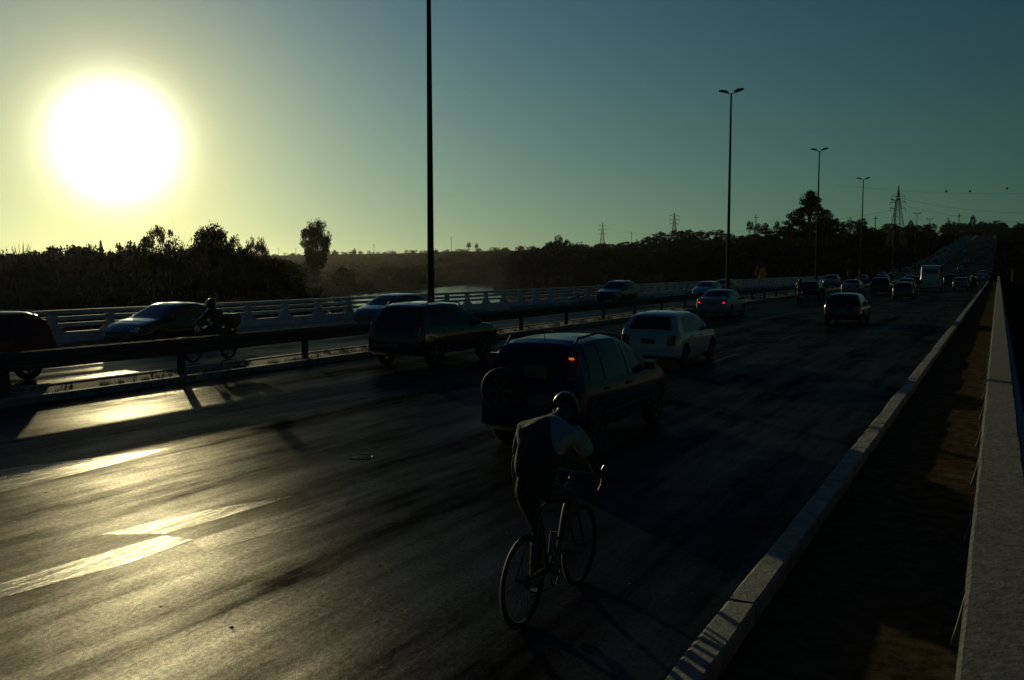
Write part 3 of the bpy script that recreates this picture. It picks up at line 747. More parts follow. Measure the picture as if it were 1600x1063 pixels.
place('van', -6.6, 109, 'white minibus seen from behind, the tallest vehicle in the traffic', None, name='minibus', cat='minibus')
place('sedan', -3.9, 118, 'silver car just right of the white minibus', 'grey', group=R1)
place('hatch', -3.2, 132, 'small dark car near the kerb far down the bridge', 'black', group=R1)
place('suv', -6.4, 150, 'small grey car far ahead of the minibus', 'grey', group=R1)
place('sedan', -12.8, 160, 'small white car at the far end of the bridge by the median', 'white', group=R1)
# oncoming carriageway: y_rear is the end with the lower y, i.e. the nose
place('cross', -20.5, 9.7, 'rust coloured station wagon cut off by the left edge of the picture', 'rust', True, name='car', group=R2)
place('sedan', -24.4, 18.9, 'black sedan with sun glinting on its bonnet and roof, beside the motorcyclist', 'black', True, group=R2)
place('hatch', -24.0, 31.0, 'dark grey hatchback mostly hidden behind the black off-roader', 'grey', True, group=R2)
place('suv', -24.0, 58.0, 'black off-roader coming along the far railing', 'black', True, group=R2)
place('hatch', -22.3, 75.0, 'white hatchback coming along the far lanes with bright headlights', 'white', True, group=R2)
place('sedan', -24.2, 88.0, 'silver sedan following the white oncoming hatchback', 'silver', True, group=R2)
place('suv', -19.6, 124.0, 'pale tall oncoming car near the median far down the bridge', 'silver', True, group=R2)
place('sedan', -22.6, 140.0, 'small dark oncoming car far down the bridge', 'grey', True, group=R2)
place('hatch', -20.0, 158.0, 'small dark oncoming hatchback at the far end of the bridge', 'green', True, group=R2)
rr = random.Random(5)
for k in range(38):
    onc = k % 2 == 0
    y = 190+k*15.5+rr.uniform(-5, 5); x = rr.choice([-24, -21, -19]) if onc else rr.choice([-13.5, -10, -6.5, -3.2])
    place(rr.choice(['hatch', 'sedan', 'suv']), x, y, 'tiny car in the dense traffic on the distant hill road', rr.choice(['white', 'silver', 'grey', 'black', 'red']), onc, lit=(not onc and k % 5 == 1), group=R3)
def finish_jobs():
    for o, pm, lit, kind in jobs:
        for ch in o.children:
            nmn = ch.name.split('.')[0]
            for i, sl in enumerate(ch.material_slots):
                if pm and sl.material == M[PM[kind]]: sl.link = 'OBJECT'; sl.material = M[pm]
                if nmn == 'brake_light' and lit: sl.link = 'OBJECT'; sl.material = M['red_lit']
            if nmn in ('spare_wheel', 'sun_glint', 'paper_notice', 'wheel_bracket') and o['label'].startswith('rust'): kill.append(ch)
kill = []
finish_jobs()
for ch in kill:
    for g in list(ch.children): bpy.data.objects.remove(g)
    bpy.data.objects.remove(ch)

# ------------------------------------------------------------------ people
def skin(name, verts, edges, mats, parent=None, levels=2, matfn=None, root_i=0):
    """verts: name -> (pos, radius); edges: pairs of names; grown with a skin modifier"""
    names = list(verts); me = bpy.data.meshes.new(name); me.from_pydata([verts[n][0] for n in names], [(names.index(a), names.index(b)) for a, b in edges], [])
    o = bpy.data.objects.new(name, me); COL.objects.link(o)
    md = o.modifiers.new('s', 'SKIN'); md.use_smooth_shade = True; md.branch_smoothing = .4
    for i, n in enumerate(names):
        r = verts[n][1]; r = r if hasattr(r, '__len__') else (r, r)
        me.skin_vertices[0].data[i].radius = r; me.skin_vertices[0].data[i].use_root = (i == root_i)
    sb = o.modifiers.new('u', 'SUBSURF'); sb.levels = levels; sb.render_levels = levels
    bpy.context.view_layer.update()
    nm = bpy.data.meshes.new_from_object(o.evaluated_get(bpy.context.evaluated_depsgraph_get())); nm.name = name
    o.modifiers.clear(); o.data = nm; nm.materials.clear()
    for m in mats: nm.materials.append(m)
    if matfn:
        nm.polygons.foreach_set('material_index', [matfn(p.center) for p in nm.polygons])
    nm.polygons.foreach_set('use_smooth', [True]*len(nm.polygons)); nm.update()
    if parent is not None: o.parent = parent
    return o
M['skin'] = mat('skin', (.05, .026, .017), .6)
M['jersey'] = mat('dark jersey cloth', (.010, .011, .015), .8, bump=.05, bscale=7)
M['jersey_white'] = mat('white jersey cloth', (.36, .41, .43), .8, bump=.05, bscale=7)
M['shorts'] = mat('black cycling shorts', (.008, .008, .010), .6)
M['shoe'] = mat('pale cycling shoe', (.13, .135, .135), .5)
M['helmet'] = mat('dark helmet shell', (.010, .010, .012), .35)
M['leather'] = mat('black jacket', (.012, .012, .013), .5)
M['frame'] = mat('bicycle frame paint', (.06, .065, .07), .25, metal=.5)
M['bikemetal'] = mat('bicycle metal', (.06, .06, .06), .35, metal=.8)
def jersey_material():
    m = mat('two tone jersey cloth', (.010, .011, .015), .8, bump=.05, bscale=7); nt = m.node_tree; N = nt.nodes; L = nt.links
    tc = N.new('ShaderNodeTexCoord'); d = N.new('ShaderNodeVectorMath'); d.operation = 'DOT_PRODUCT'; d.inputs[1].default_value = (1.0, .15, .55); L.new(tc.outputs['Object'], d.inputs[0])
    sp = N.new('ShaderNodeSeparateXYZ'); L.new(tc.outputs['Object'], sp.inputs[0])
    a = N.new('ShaderNodeMapRange'); a.inputs[1].default_value = .885; a.inputs[2].default_value = .892; L.new(d.outputs['Value'], a.inputs[0])
    b = N.new('ShaderNodeMapRange'); b.inputs[1].default_value = 1.17; b.inputs[2].default_value = 1.175; L.new(sp.outputs[2], b.inputs[0])
    mu = N.new('ShaderNodeMath'); mu.operation = 'MULTIPLY'; L.new(a.outputs[0], mu.inputs[0]); L.new(b.outputs[0], mu.inputs[1])
    mx = N.new('ShaderNodeMix'); mx.data_type = 'RGBA'; mx.inputs[6].default_value = (.010, .011, .015, 1); mx.inputs[7].default_value = (.26, .30, .32, 1)
    L.new(mu.outputs[0], mx.inputs[0]); L.new(mx.outputs[2], N['Principled BSDF'].inputs['Base Color']); return m
M['jersey2'] = jersey_material()
def person(label, J, loc, mats, white=None, helmet='bike', rz=0, cat='person', grip=True):
    """J: joints. pelvis, belly, chest, neck, head, and L/R shoulder elbow wrist hand hip knee ankle toe"""
    root = thing('person', label, cat, loc, rz)
    V = {}; Ed = []
    V['pelvis'] = (J['pelvis'], (.135, .115)); V['belly'] = (J['belly'], (.135, .11)); V['chest'] = (J['chest'], (.155, .12)); V['neckb'] = (J['neckb'], (.085, .075)); V['neck'] = (J['neck'], .055)
    hd = Vector(J['head']); nk = Vector(J['neck']); fwd = Vector(J.get('face', (0, 1, -.2))).normalized()
    V['jaw'] = (tuple(nk.lerp(hd, .45)+fwd*.03), (.068, .075)); V['head'] = (tuple(hd), (.082, .098)); V['crown'] = (tuple(hd+(hd-nk).normalized()*.06), (.062, .075))
    Ed += [('pelvis', 'belly'), ('belly', 'chest'), ('chest', 'neckb'), ('neckb', 'neck'), ('neck', 'jaw'), ('jaw', 'head'), ('head', 'crown')]
    for s in 'LR':
        sh, el, wr_, ha = (Vector(J[s+k]) for k in ('shoulder', 'elbow', 'wrist', 'hand'))
        V[s+'sh'] = (sh[:], .068); V[s+'ua'] = (sh.lerp(el, .5)[:], .055); V[s+'el'] = (el[:], .043); V[s+'fa'] = (el.lerp(wr_, .4)[:], .041); V[s+'wr'] = (wr_[:], .027); V[s+'pa'] = (wr_.lerp(ha, .75)[:], (.038, .024))
        Ed += [('chest', s+'sh'), (s+'sh', s+'ua'), (s+'ua', s+'el'), (s+'el', s+'fa'), (s+'fa', s+'wr'), (s+'wr', s+'pa')]
        hp, kn, an, to = (Vector(J[s+k]) for k in ('hip', 'knee', 'ankle', 'toe'))
        V[s+'hp'] = (hp[:], .098); V[s+'th'] = (hp.lerp(kn, .45)[:], .080); V[s+'kn'] = (kn[:], .056); V[s+'ca'] = (kn.lerp(an, .35)[:], .055); V[s+'an'] = (an[:], .036)
        V[s+'he'] = (tuple(an+Vector((0, -.03, -.05))), .034); V[s+'to'] = (to[:], .030)
        Ed += [('pelvis', s+'hp'), (s+'hp', s+'th'), (s+'th', s+'kn'), (s+'kn', s+'ca'), (s+'ca', s+'an'), (s+'an', s+'he'), (s+'an', s+'to')]
    sk = [Vector(J[s+'wrist']) for s in 'LR']; shoe_z = [(Vector(J[s+'ankle'])) for s in 'LR']
    def mf(c):
        for s in 'LR':
            an = Vector(J[s+'ankle']); to = Vector(J[s+'toe'])
            if min((c-an).length, (c-to).length, (c-an.lerp(to, .5)).length) < .085 and c.z < an.z+.03: return 3
            el, wr_, sh = Vector(J[s+'elbow']), Vector(J[s+'wrist']), Vector(J[s+'shoulder'])
            d = (wr_-el); t = (c-el).dot(d)/d.length_squared
            if t > J.get('cuff', .0) and (c-(el+d*min(t, 1))).length < .07+(.08 if t > 1 else 0): return 0
            kn = Vector(J[s+'knee']); d = an-kn; t = (c-kn).dot(d)/d.length_squared
            if t > J.get('hem', .05) and (c-(kn+d*min(t, 1))).length < .09: return 0
        if (c-hd).length < .14 or (c-nk).length < .065: return 0
        if (c-Vector(J['pelvis'])).dot(Vector(J['belly'])-Vector(J['pelvis'])) < 0.0: return 2
        return 1
    body = skin('body', V, Ed, mats, root, 2, mf)
    # jersey as its own garment, a little larger than the body
    JV = {}; 
    for k, add in (('pelvis', .045), ('belly', .065), ('chest', .065), ('neckb', .055)): JV[k] = (V[k][0], tuple(r+add for r in V[k][1]))
    JE = [('pelvis', 'belly'), ('belly', 'chest'), ('chest', 'neckb')]
    for s in 'LR':
        JV[s+'sh'] = (V[s+'sh'][0], .100); JV[s+'ua'] = (V[s+'ua'][0], .080)
        sl = J.get('sleeve', .9); JV[s+'sl'] = (Vector(J[s+'shoulder']).lerp(Vector(J[s+'elbow']), sl)[:], .058)
        JE += [('chest', s+'sh'), (s+'sh', s+'ua'), (s+'ua', s+'sl')]
        if J.get('long'):
            JV[s+'fw'] = (Vector(J[s+'elbow']).lerp(Vector(J[s+'wrist']), .85)[:], .042); JE.append((s+'sl', s+'fw'))
    skin('jersey' if not J.get('long') else 'jacket', JV, JE, [M['jersey2'] if white else mats[1]], root, 2)
    # fingers and thumbs
    for s, sg in (('L', -1), ('R', 1)):
        wr_, ha = Vector(J[s+'wrist']), Vector(J[s+'hand']); d = (ha-wr_).normalized(); curl = Vector(J.get(s+'curl', (0, 0, -1))).normalized()
        side = d.cross(curl).normalized(); FV = {}; FE = []
        pal = wr_.lerp(ha, .75)
        mb = MB()
        for k, ln in enumerate((.9, 1.05, 1.0, .8)):
            b = pal+side*(k-1.5)*.019; p1 = b+d*.045*ln; p2 = p1+(d*.4+curl).normalized()*.032*ln; p3 = p2+(curl-d*.5).normalized()*.024*ln
            mb.tube([b, p1, p2, p3], [.0105, .0098, .009, .0075], 7)
        tb = wr_.lerp(ha, .35)+side*.028*-sg; t1 = tb+(side*-sg*.6+d*.6).normalized()*.035; t2 = t1+(d*.6+curl*.8).normalized()*.03
        mb.tube([tb, t1, t2], [.013, .0115, .009], 7)
        mb.build('fingers', mats[0], root, True)
    # face: nose, eyes, ears
    up = (hd-nk).normalized(); fwd = (fwd-up*fwd.dot(up)).normalized(); sdv = fwd.cross(up)
    fb = MB(); p = hd+fwd*.098-up*.012
    fb.tube([p+up*.022-fwd*.012, p+fwd*.006, p-up*.02+fwd*.012, p-up*.026-fwd*.006], [.006, .009, .013, .009], 8)
    fb.tube([hd+fwd*.088-up*.055-sdv*.022, hd+fwd*.097-up*.053, hd+fwd*.088-up*.055+sdv*.022], [.004, .008, .004], 8)
    for q in (-1, 1): fb.tube([hd+sdv*q*.080-fwd*.0-up*.03, hd+sdv*q*.092-fwd*.012, hd+sdv*q*.088-fwd*.012+up*.025], [.009, .014, .01], 8)
    fb.build('face', mats[0], root, True)
    eb = MB()
    for q in (-1, 1): eb.lathe([(-.010, .001), (-.007, .008), (0, .0115), (.007, .008), (.010, .001)], 'z', hd+fwd*.086+sdv*q*.032+up*.004, 10, closed=False)
    eb.build('eyes', M['trim'], root, True)
    # helmet
    rot = Matrix((sdv, fwd, up)).transposed().to_4x4()
    hm = bmesh.new(); bmesh.ops.create_uvsphere(hm, u_segments=28, v_segments=18, radius=1)
    if helmet == 'bike':
        for v in list(hm.verts):
            if v.co.z < -.30+.12*v.co.y: hm.verts.remove(v)
        for f_ in hm.faces: pass
        for v in hm.verts:
            c = v.co; rib = 1+.035*(1 if int((math.atan2(c.x, .35+max(c.z, 0))*6.2)+40) % 2 else -1)*(1 if c.z > .15 else 0)
            v.co = Vector((c.x*.108*rib, c.y*(.148 if c.y < 0 else .135), c.z*.115*rib+.012))
    else:
        for v in hm.verts:
            c = v.co; v.co = Vector((c.x*.135, c.y*.155+(.02 if c.z < 0 else 0), c.z*.145 if c.z > -.7 else -.7*.145))
    hm.transform(Matrix.Translation(hd+up*.01) @ rot)
    me = bpy.data.meshes.new('helmet'); hm.to_mesh(me); hm.free(); me.materials.append(M['helmet']); me.polygons.foreach_set('use_smooth', [True]*len(me.polygons))
    link('helmet', me, root)
    return root
cyc_pos = (-2.94, 5.60, 0)
Jc = dict(pelvis=(0, .14, 1.00), belly=(-.01, .21, 1.19), chest=(-.01, .37, 1.36), neckb=(-.01, .55, 1.44), neck=(-.02, .65, 1.45), head=(-.03, .77, 1.475), face=(0, 1, -.35),
    Rshoulder=(.18, .47, 1.38), Relbow=(.27, .62, 1.14), Rwrist=(.22, .80, 1.01), Rhand=(.20, .86, .985), Rcurl=(0, .4, -1),
    Lshoulder=(-.20, .44, 1.36), Lelbow=(-.26, .38, 1.10), Lwrist=(-.27, .43, .87), Lhand=(-.27, .45, .79), Lcurl=(.6, .4, -.3),
    Rhip=(.09, .18, .97), Rknee=(.11, .60, .84), Rankle=(.10, .42, .51), Rtoe=(.10, .53, .44), Lhip=(-.09, .18, .97), Lknee=(-.11, .47, .58), Lankle=(-.10, .36, .20), Ltoe=(-.10, .48, .14), sleeve=.85)
# cyclist on a road bicycle
person('cyclist in dark jersey with a white right shoulder, bent over a road bicycle', Jc, cyc_pos, [M['skin'], M['jersey'], M['shorts'], M['shoe']],
       white=True)
bk = thing('bicycle', 'dark road bicycle ridden by the bent cyclist', 'bicycle', cyc_pos)
def bike_wheel(y, r=.335):
    w = MB().lathe([(-.012, r-.022), (-.013, r-.008), (0, r+.003), (.013, r-.008), (.012, r-.022)], 'x', n=56).build('wheel', M['tyre'], bk, True, 60)
    w.location = (0, y, r)
    rm = MB().lathe([(-.009, r-.045), (-.010, r-.022), (.010, r-.022), (.009, r-.045)], 'x', n=56)
    for k in range(24):
        a = 2*PI*k/24; s = 1 if k % 2 else -1; a2 = a+s*.9
        rm.tube([(s*.022, .018*math.cos(a2), .018*math.sin(a2)), (0, (r-.04)*math.cos(a), (r-.04)*math.sin(a))], .0014, 4)
    rm.tube([(-.045, 0, 0), (.045, 0, 0)], .016, 10)
    rm.build('rim', M['bikemetal'], w, True)
bike_wheel(0); bike_wheel(1.0)
BB = (0, .42, .28); ST = (0, .26, .80); HT = (0, .80, .90); HB = (0, .83, .76); RA = (0, 0, .335); FA = (0, 1.0, .335)
fr = MB(); fr.tube([BB, (0, .245, .86)], .015, 10).tube([ST, HT], .014, 10).tube([BB, HB], .018, 10).tube([HB, HT], .019, 10)
for s in (-1, 1): fr.tube([(s*.03, .40, .28), (s*.06, 0, .335)], .009, 8).tube([(s*.015, .262, .80), (s*.06, 0, .335)], .008, 8)
fr.build('frame', M['frame'], bk, True)
fk = MB()
for s in (-1, 1): fk.tube([(s*.02, .835, .75), (s*.045, .86, .66), (s*.045, .94, .45), (s*.045, 1.0, .335)], [.014, .013, .011, .008], 8)
fk.build('fork', M['frame'], bk, True)
MB().tube([(0, .245, .855), (0, .232, .915)], .013, 10).build('seat_post', M['bikemetal'], bk, True)
sd = MB(); sd.add([(-.02, .36, .925), (.02, .36, .925), (.022, .24, .93), (.07, .13, .94), (.06, .08, .945), (-.06, .08, .945), (-.07, .13, .94), (-.022, .24, .93),
    (-.012, .355, .90), (.012, .355, .90), (.014, .24, .89), (.05, .13, .90), (.045, .09, .905), (-.045, .09, .905), (-.05, .13, .90), (-.014, .24, .89)],
    [tuple(range(8)), tuple(range(15, 7, -1))] + [(i, (i+1) % 8, 8+(i+1) % 8, 8+i) for i in range(8)])
sd.build('saddle', M['trim'], bk, True)
hb = MB(); hb.tube([(0, .795, .92), (0, .86, .965)], .015, 8)
hb.tube([(-.21, .86, .965), (.21, .86, .965)], .013, 10)
for s in (-1, 1): hb.tube([(s*.21, .86, .965), (s*.215, .93, .96), (s*.215, .96, .92), (s*.215, .94, .86), (s*.215, .88, .83)], .015, 8); hb.tube([(s*.215, .93, .965), (s*.215, .985, 1.01), (s*.215, .99, .93)], [.016, .013, .006], 8)
hb.build('handlebar', M['bikemetal'], bk, True)
ck = MB(); ck.lathe([(.055, .085), (.06, .095), (.065, .085)], 'x', BB, 32)
ck.tube([(.075, .42, .28), (.085, .45, .445)], .011, 8).tube([(-.075, .42, .28), (-.085, .42, .11)], .011, 8).tube([(-.08, .42, .28), (.08, .42, .28)], .02, 10)
ck.build('crank', M['bikemetal'], bk, True)
MB().box(.06, .15, .43, .51, .44, .455).build('pedal', M['trim'], bk); MB().box(-.15, -.06, .38, .46, .105, .12).build('pedal', M['trim'], bk)
ch = MB(); ch.tube([(.06, .42, .373), (.05, 0, .375), (.05, -.04, .335), (.05, 0, .29), (.055, .02, .22), (.06, .42, .187), (.06, .50, .28), (.06, .42, .373)], .0045, 5); ch.build('chain', M['steel'], bk)
MB().lathe([(.035, .02), (.035, .05), (.055, .035), (.055, .02)], 'x', RA, 20).build('sprockets', M['steel'], bk)
MB().tube([(0, .30, .42), (0, .35, .60)], .033, 12).build('water_bottle', mat('bottle plastic', (.15, .15, .15), .4), bk, True)
# the bottle sits in the frame cage
bpy.data.objects['water_bottle'].location = (0, .17, -.03)

def motorcycle(label, x, yf, name='motorcycle', body_m='black', heading=PI, box=True, riderlab=''):
    yc = yf
    mt = thing(name, label, 'motorcycle', (x, yc, 0), heading)       # local +Y forward, rear contact at y=-.65, front at .65
    r = .31
    for y in (-.65, .65):
        w = MB().lathe([(-.045, r-.07), (-.055, r-.03), (0, r), (.055, r-.03), (.045, r-.07)], 'x', n=36).build('wheel', M['tyre'], mt, True, 60); w.location = (0, y, r)
        rm = MB().lathe([(-.03, r-.09), (-.04, r-.06), (.04, r-.06), (.03, r-.09)], 'x', n=30)
        for k in range(5): a = 2*PI*k/5; rm.tube([(0, 0, 0), (0, (r-.08)*math.cos(a), (r-.08)*math.sin(a))], .014, 6)
        rm.tube([(-.07, 0, 0), (.07, 0, 0)], .03, 10); rm.build('rim', M['rim'], w, True)
    fk = MB()
    for s in (-1, 1): fk.tube([(s*.09, .65, r), (s*.09, .40, .92)], .024, 8); fk.tube([(s*.07, -.65, r), (s*.08, -.10, .36)], .022, 8)
    fk.build('fork', M['steel'], mt, True)
    MB().tube([(0, .22, .84), (0, .05, .88), (0, -.15, .82)], [.09, .15, .10], 14).build('fuel_tank', M[body_m], mt, True)
    MB().box(-.13, .13, -.15, .25, .30, .62, bev=.05).build('engine', M['steel'], mt, True)
    MB().tube([(0, -.12, .80), (0, -.4, .80), (0, -.72, .86)], [.10, .12, .08], 12).build('seat', M['trim'], mt, True)
    MB().tube([(.14, .15, .30), (.15, -.2, .26), (.16, -.75, .36)], [.025, .03, .05], 10).build('exhaust', M['chrome'], mt, True)
    hb = MB().tube([(-.34, .28, 1.06), (-.12, .36, 1.0), (.12, .36, 1.0), (.34, .28, 1.06)], .014, 8); hb.build('handlebar', M['trim'], mt, True)
    for s in (-1, 1): MB().box(s*.30-.06, s*.30+.06, .33, .35, 1.14, 1.22, bev=.01).tube([(s*.26, .32, 1.04), (s*.30, .34, 1.15)], .007, 6).build('mirror', M['chrome'], mt, True)
    MB().lathe([(0, .002), (0, .075), (.05, .095), (.09, .085), (.10, .002)], 'y', (0, .42, .90), 20, closed=False).build('headlight', M['clear_lens'], mt, True)
    MB().tube([(0, .98, r+.02), (0, .88, r+.24), (0, .65, r+.345), (0, .42, r+.24)], .045, 8).build('mudguard', M[body_m], mt, True)
    MB().box(-.08, .08, -.83, -.79, .78, .86, bev=.01).build('tail_light', M['red_lens'], mt)
    if box: 
        MB().box(-.22, .22, -1.02, -.60, .98, 1.30, bev=.07).build('top_box', M['trim'], mt, True); MB().box(-.12, .12, -.95, -.6, .90, .98).build('luggage_rack', M['steel'], mt)
    J = dict(pelvis=(0, -.30, .98), belly=(0, -.26, 1.15), chest=(0, -.18, 1.36), neckb=(0, -.13, 1.48), neck=(0, -.11, 1.52), head=(0, -.06, 1.60), face=(0, 1, -.1),
        Rshoulder=(.19, -.15, 1.41), Relbow=(.30, .02, 1.18), Rwrist=(.31, .22, 1.08), Rhand=(.30, .29, 1.07), Lshoulder=(-.19, -.15, 1.41), Lelbow=(-.30, .02, 1.18), Lwrist=(-.31, .22, 1.08), Lhand=(-.30, .29, 1.07),
        Rhip=(.10, -.28, .95), Rknee=(.19, .14, .82), Rankle=(.18, -.05, .42), Rtoe=(.18, .08, .35), Lhip=(-.10, -.28, .95), Lknee=(-.19, .14, .82), Lankle=(-.18, -.05, .42), Ltoe=(-.18, .08, .35), cuff=.9, hem=2.0, long=True)
    if riderlab: person(riderlab, J, (x, yc, 0), [M['skin'], M['leather'], M['shorts'], M['trim']], helmet='full', rz=heading)
    return mt
motorcycle('black motorcycle with a black top box, seen through the guard rail', -19.3, 17.95, riderlab='motorcyclist in black with full helmet, beside the black sedan')
motorcycle('red motorcycle near the median far ahead', -13.6, 72.5, body_m='red', heading=0, box=False, riderlab='motorcyclist on the red motorcycle near the median')
motorcycle('motorcycle close to the kerb near the far end of the bridge', -2.6, 118, body_m='red', heading=0, box=True, riderlab='motorcyclist close to the kerb near the far end of the bridge')

# ------------------------------------------------------------------ trees
def leaf_mesh(name, centres, radii, per, size, m, seed, flat=1.0):
    g = np.random.default_rng(seed); C_ = np.repeat(np.array(centres, float), per, 0); Rr = np.repeat(np.array(radii, float), per)
    n = len(C_); d = g.normal(size=(n, 3)); d /= np.linalg.norm(d, axis=1)[:, None]; d[:, 2] *= flat
    p = C_ + d*(Rr*g.random(n)**.45)[:, None]
    a = g.normal(size=(n, 3)); a /= np.linalg.norm(a, axis=1)[:, None]; b = np.cross(a, g.normal(size=(n, 3))); b /= np.linalg.norm(b, axis=1)[:, None]
    s = size*(.6+.8*g.random(n))[:, None]
    v = np.stack([p-a*s*.5-b*s*.28, p+a*s*.1-b*s*.42, p+a*s*.6, p+a*s*.05+b*s*.42], 1).reshape(-1, 3)
    me = bpy.data.meshes.new(name); me.vertices.add(len(v)); me.vertices.foreach_set('co', v.ravel().astype(np.float32))
    me.loops.add(4*n); me.loops.foreach_set('vertex_index', np.arange(4*n, dtype=np.int32)); me.polygons.add(n)
    me.polygons.foreach_set('loop_start', np.arange(0, 4*n, 4, dtype=np.int32))
    me.polygons.foreach_set('loop_total', np.full(n, 4, dtype=np.int32))
    me.materials.append(m); me.update(calc_edges=True); me.validate(); return me
def tree_meshes(kind, seed, m, H=10.0, Wd=8.0, n_cl=60, per=70, size=.34, trunk=.32, bare=.3, cl=1.0):
    """returns trunk and crown meshes of a tree H high and Wd wide; H=10 is unit-ish so copies scale"""
    r = random.Random(seed); cs = []; rs = []
    for i in range(n_cl):
        while True:
            x, y, z = r.uniform(-1, 1), r.uniform(-1, 1), r.uniform(-1, 1); q = x*x+y*y+z*z
            if q < 1 and q > .15: break
        if kind == 'round': px_, pz_ = Wd/2*.82, 1.0; zz = H*(bare+(1-bare)*(.5+.42*z)); wv = 1
        elif kind == 'spread': zz = H*(.62+.30*(z*.6+.4*(1-(x*x+y*y)))); wv = 1.0
        elif kind == 'bush': zz = H*max(.05, (.42+.5*z)); wv = 1-.35*max(0, z)
        elif kind == 'tall': zz = H*(bare+(1-bare)*(.5+.46*z)); wv = (.45+.75*(zz/H-bare)/(1-bare)) if zz < H*.75 else (1.15-1.6*(zz/H-.75)/.5)
        else: zz = H*(.25+.7*(.5+.5*z)); wv = max(.15, 1.15-1.05*zz/H)
        cs.append((x*Wd/2*.85*wv, y*Wd/2*.85*wv, zz)); rs.append(cl*r.uniform(.5, 1.15)*Wd/8*(.95 if kind in ('spread', 'tall') else 1.15))
    zmx = max(c[2]+.45*q for c, q in zip(cs, rs)); wmx = max(max(abs(c[0]), abs(c[1]))+.6*q for c, q in zip(cs, rs))
    cs = [(c[0]*Wd/2/wmx, c[1]*Wd/2/wmx, c[2]*H/zmx) for c in cs]
    crown = leaf_mesh('crown', cs, rs, per, size, m, seed, .65)
    tb = MB(); top_h = H*.72
    tb.tube([(0, 0, -1.5), (r.uniform(-.2, .2), r.uniform(-.2, .2), H*.28), (r.uniform(-.4, .4), r.uniform(-.4, .4), top_h)], [trunk, trunk*.75, trunk*.25], 8)
    for i in range(0, min(n_cl, 26)):
        c = Vector(cs[i]); z0 = max(.2*H, c.z*.55); s = Vector((0, 0, z0)); mid = s.lerp(c, .5)+Vector((r.uniform(-.3, .3), r.uniform(-.3, .3), .25))
        tb.tube([s, mid, c], [trunk*.32, trunk*.18, trunk*.05], 5)
    return tb.mesh('trunk', M['bark'], True), crown
TP = {}
TP['round'] = [tree_meshes('round', 11+i, M['leaf'], 10, 8, 58, 75, .36, bare=.25) for i in range(3)]
TP['olive'] = [tree_meshes('round', 31+i, M['leaf_dry'], 10, 8, 46, 70, .34, bare=.25) for i in range(2)]
TP['bush'] = [tree_meshes('bush', 41+i, M['leaf'], 10, 13, 75, 80, .42, bare=0) for i in range(3)]
TP['spread'] = [tree_meshes('spread', 51+i, M['leaf'], 10, 11, 60, 100, .24, trunk=.22, cl=.85) for i in range(3)]
TP['tall'] = [tree_meshes('tall', 61+i, M['leaf'], 10, 5.2, 60, 90, .15, trunk=.12, bare=.12, cl=1.5) for i in range(2)]
TP['cone'] = [tree_meshes('cone', 71+i, M['leaf'], 10, 6.5, 60, 80, .28, trunk=.2) for i in range(2)]
TP['gum'] = [tree_meshes('round', 97, M['leaf'], 10, 6.4, 95, 130, .19, bare=.40, trunk=.16, cl=1.15)]
TP['lolly'] = [tree_meshes('round', 91, M['leaf'], 10, 5, 80, 130, .17, bare=.5, trunk=.16, cl=1.35)]
TP['yellow'] = [tree_meshes('round', 81, M['leaf_yellow'], 10, 8, 26, 60, .4, bare=.3)]
def tree(kind, x, y, h, w=None, label='', group=None, zb=None, variant=None, rz=None, name='tree', cat='tree'):
    vs_ = TP[kind]; tr, cr_ = vs_[random.randrange(len(vs_)) if variant is None else variant]
    z = ground_z(x, y) if zb is None else zb
    t = thing(name, label, cat, (x, y, z), random.random()*6.3 if rz is None else rz, group)
    base_w = {'round': 8, 'olive': 8, 'bush': 13, 'spread': 11, 'tall': 5.2, 'cone': 6.5, 'yellow': 8, 'lolly': 5, 'gum': 6.4}[kind]
    sw_ = (w/base_w) if w else h/10
    t.scale = (sw_, sw_, h/10); link('trunk', tr, t); link('crown', cr_, t); return t
def skyline(kind, u, depth, vtop, wpx, label, group=None, **k):      # a tree whose top stands vtop pixels over eye level at that depth
    x, y = pix(u, depth); z = ground_z(x, y); topz = EYE+vtop*depth/FPX
    return tree(kind, x, y, topz-z, wpx*depth/FPX, label, group, **k)
# single trees
skyline('spread', 254, 84, 65, 82, 'spreading flat crowned tree under the sun, left of the round tree')
skyline('lolly', 335, 84, 70, 64, 'round dense tree rising highest over the left bank')
skyline('spread', 368, 90, 50, 44, 'thin airy tree between the round tree and the umbrella tree')
skyline('spread', 401, 90, 48, 50, 'small umbrella shaped tree at the right end of the left bank')
skyline('gum', 496, 175, 76, 46, 'tall tree with a rounded crown standing alone left of the tallest lamp post')
skyline('cone', 163, 108, 43, 14, 'small pointed conifer top in the left tree bank')
skyline('cone', 1260, 330, 118, 76, 'big broad tree towering over the hill behind the third street lamp')
skyline('round', 1243, 335, 78, 60, 'bushy lower tree leaning on the big hill tree from the left')
skyline('round', 1288, 326, 84, 40, 'bushy lower tree leaning on the big hill tree from the right')
skyline('spread', 1417, 420, 74, 14, 'small vase shaped tree left of the lattice pylon')
skyline('yellow', 1187, 165, 2, 24, 'small tree with yellow blossom behind the far railing')
bare = thing('dead_tree', 'bare twiggy sapling sticking up behind the spreading tree', 'tree', (*pix(276, 108), -4.0))
tb = MB()
for k in range(7):
    a = random.uniform(-1, 1); b = random.uniform(-1, 1); tb.tube([(0, 0, 0), (a*.5, b*.5, 6), (a*2.0, b*2.0, random.uniform(9.2, 12.6))], [.05, .03, .012], 5)
tb.build('trunk', M['bark'], bare)
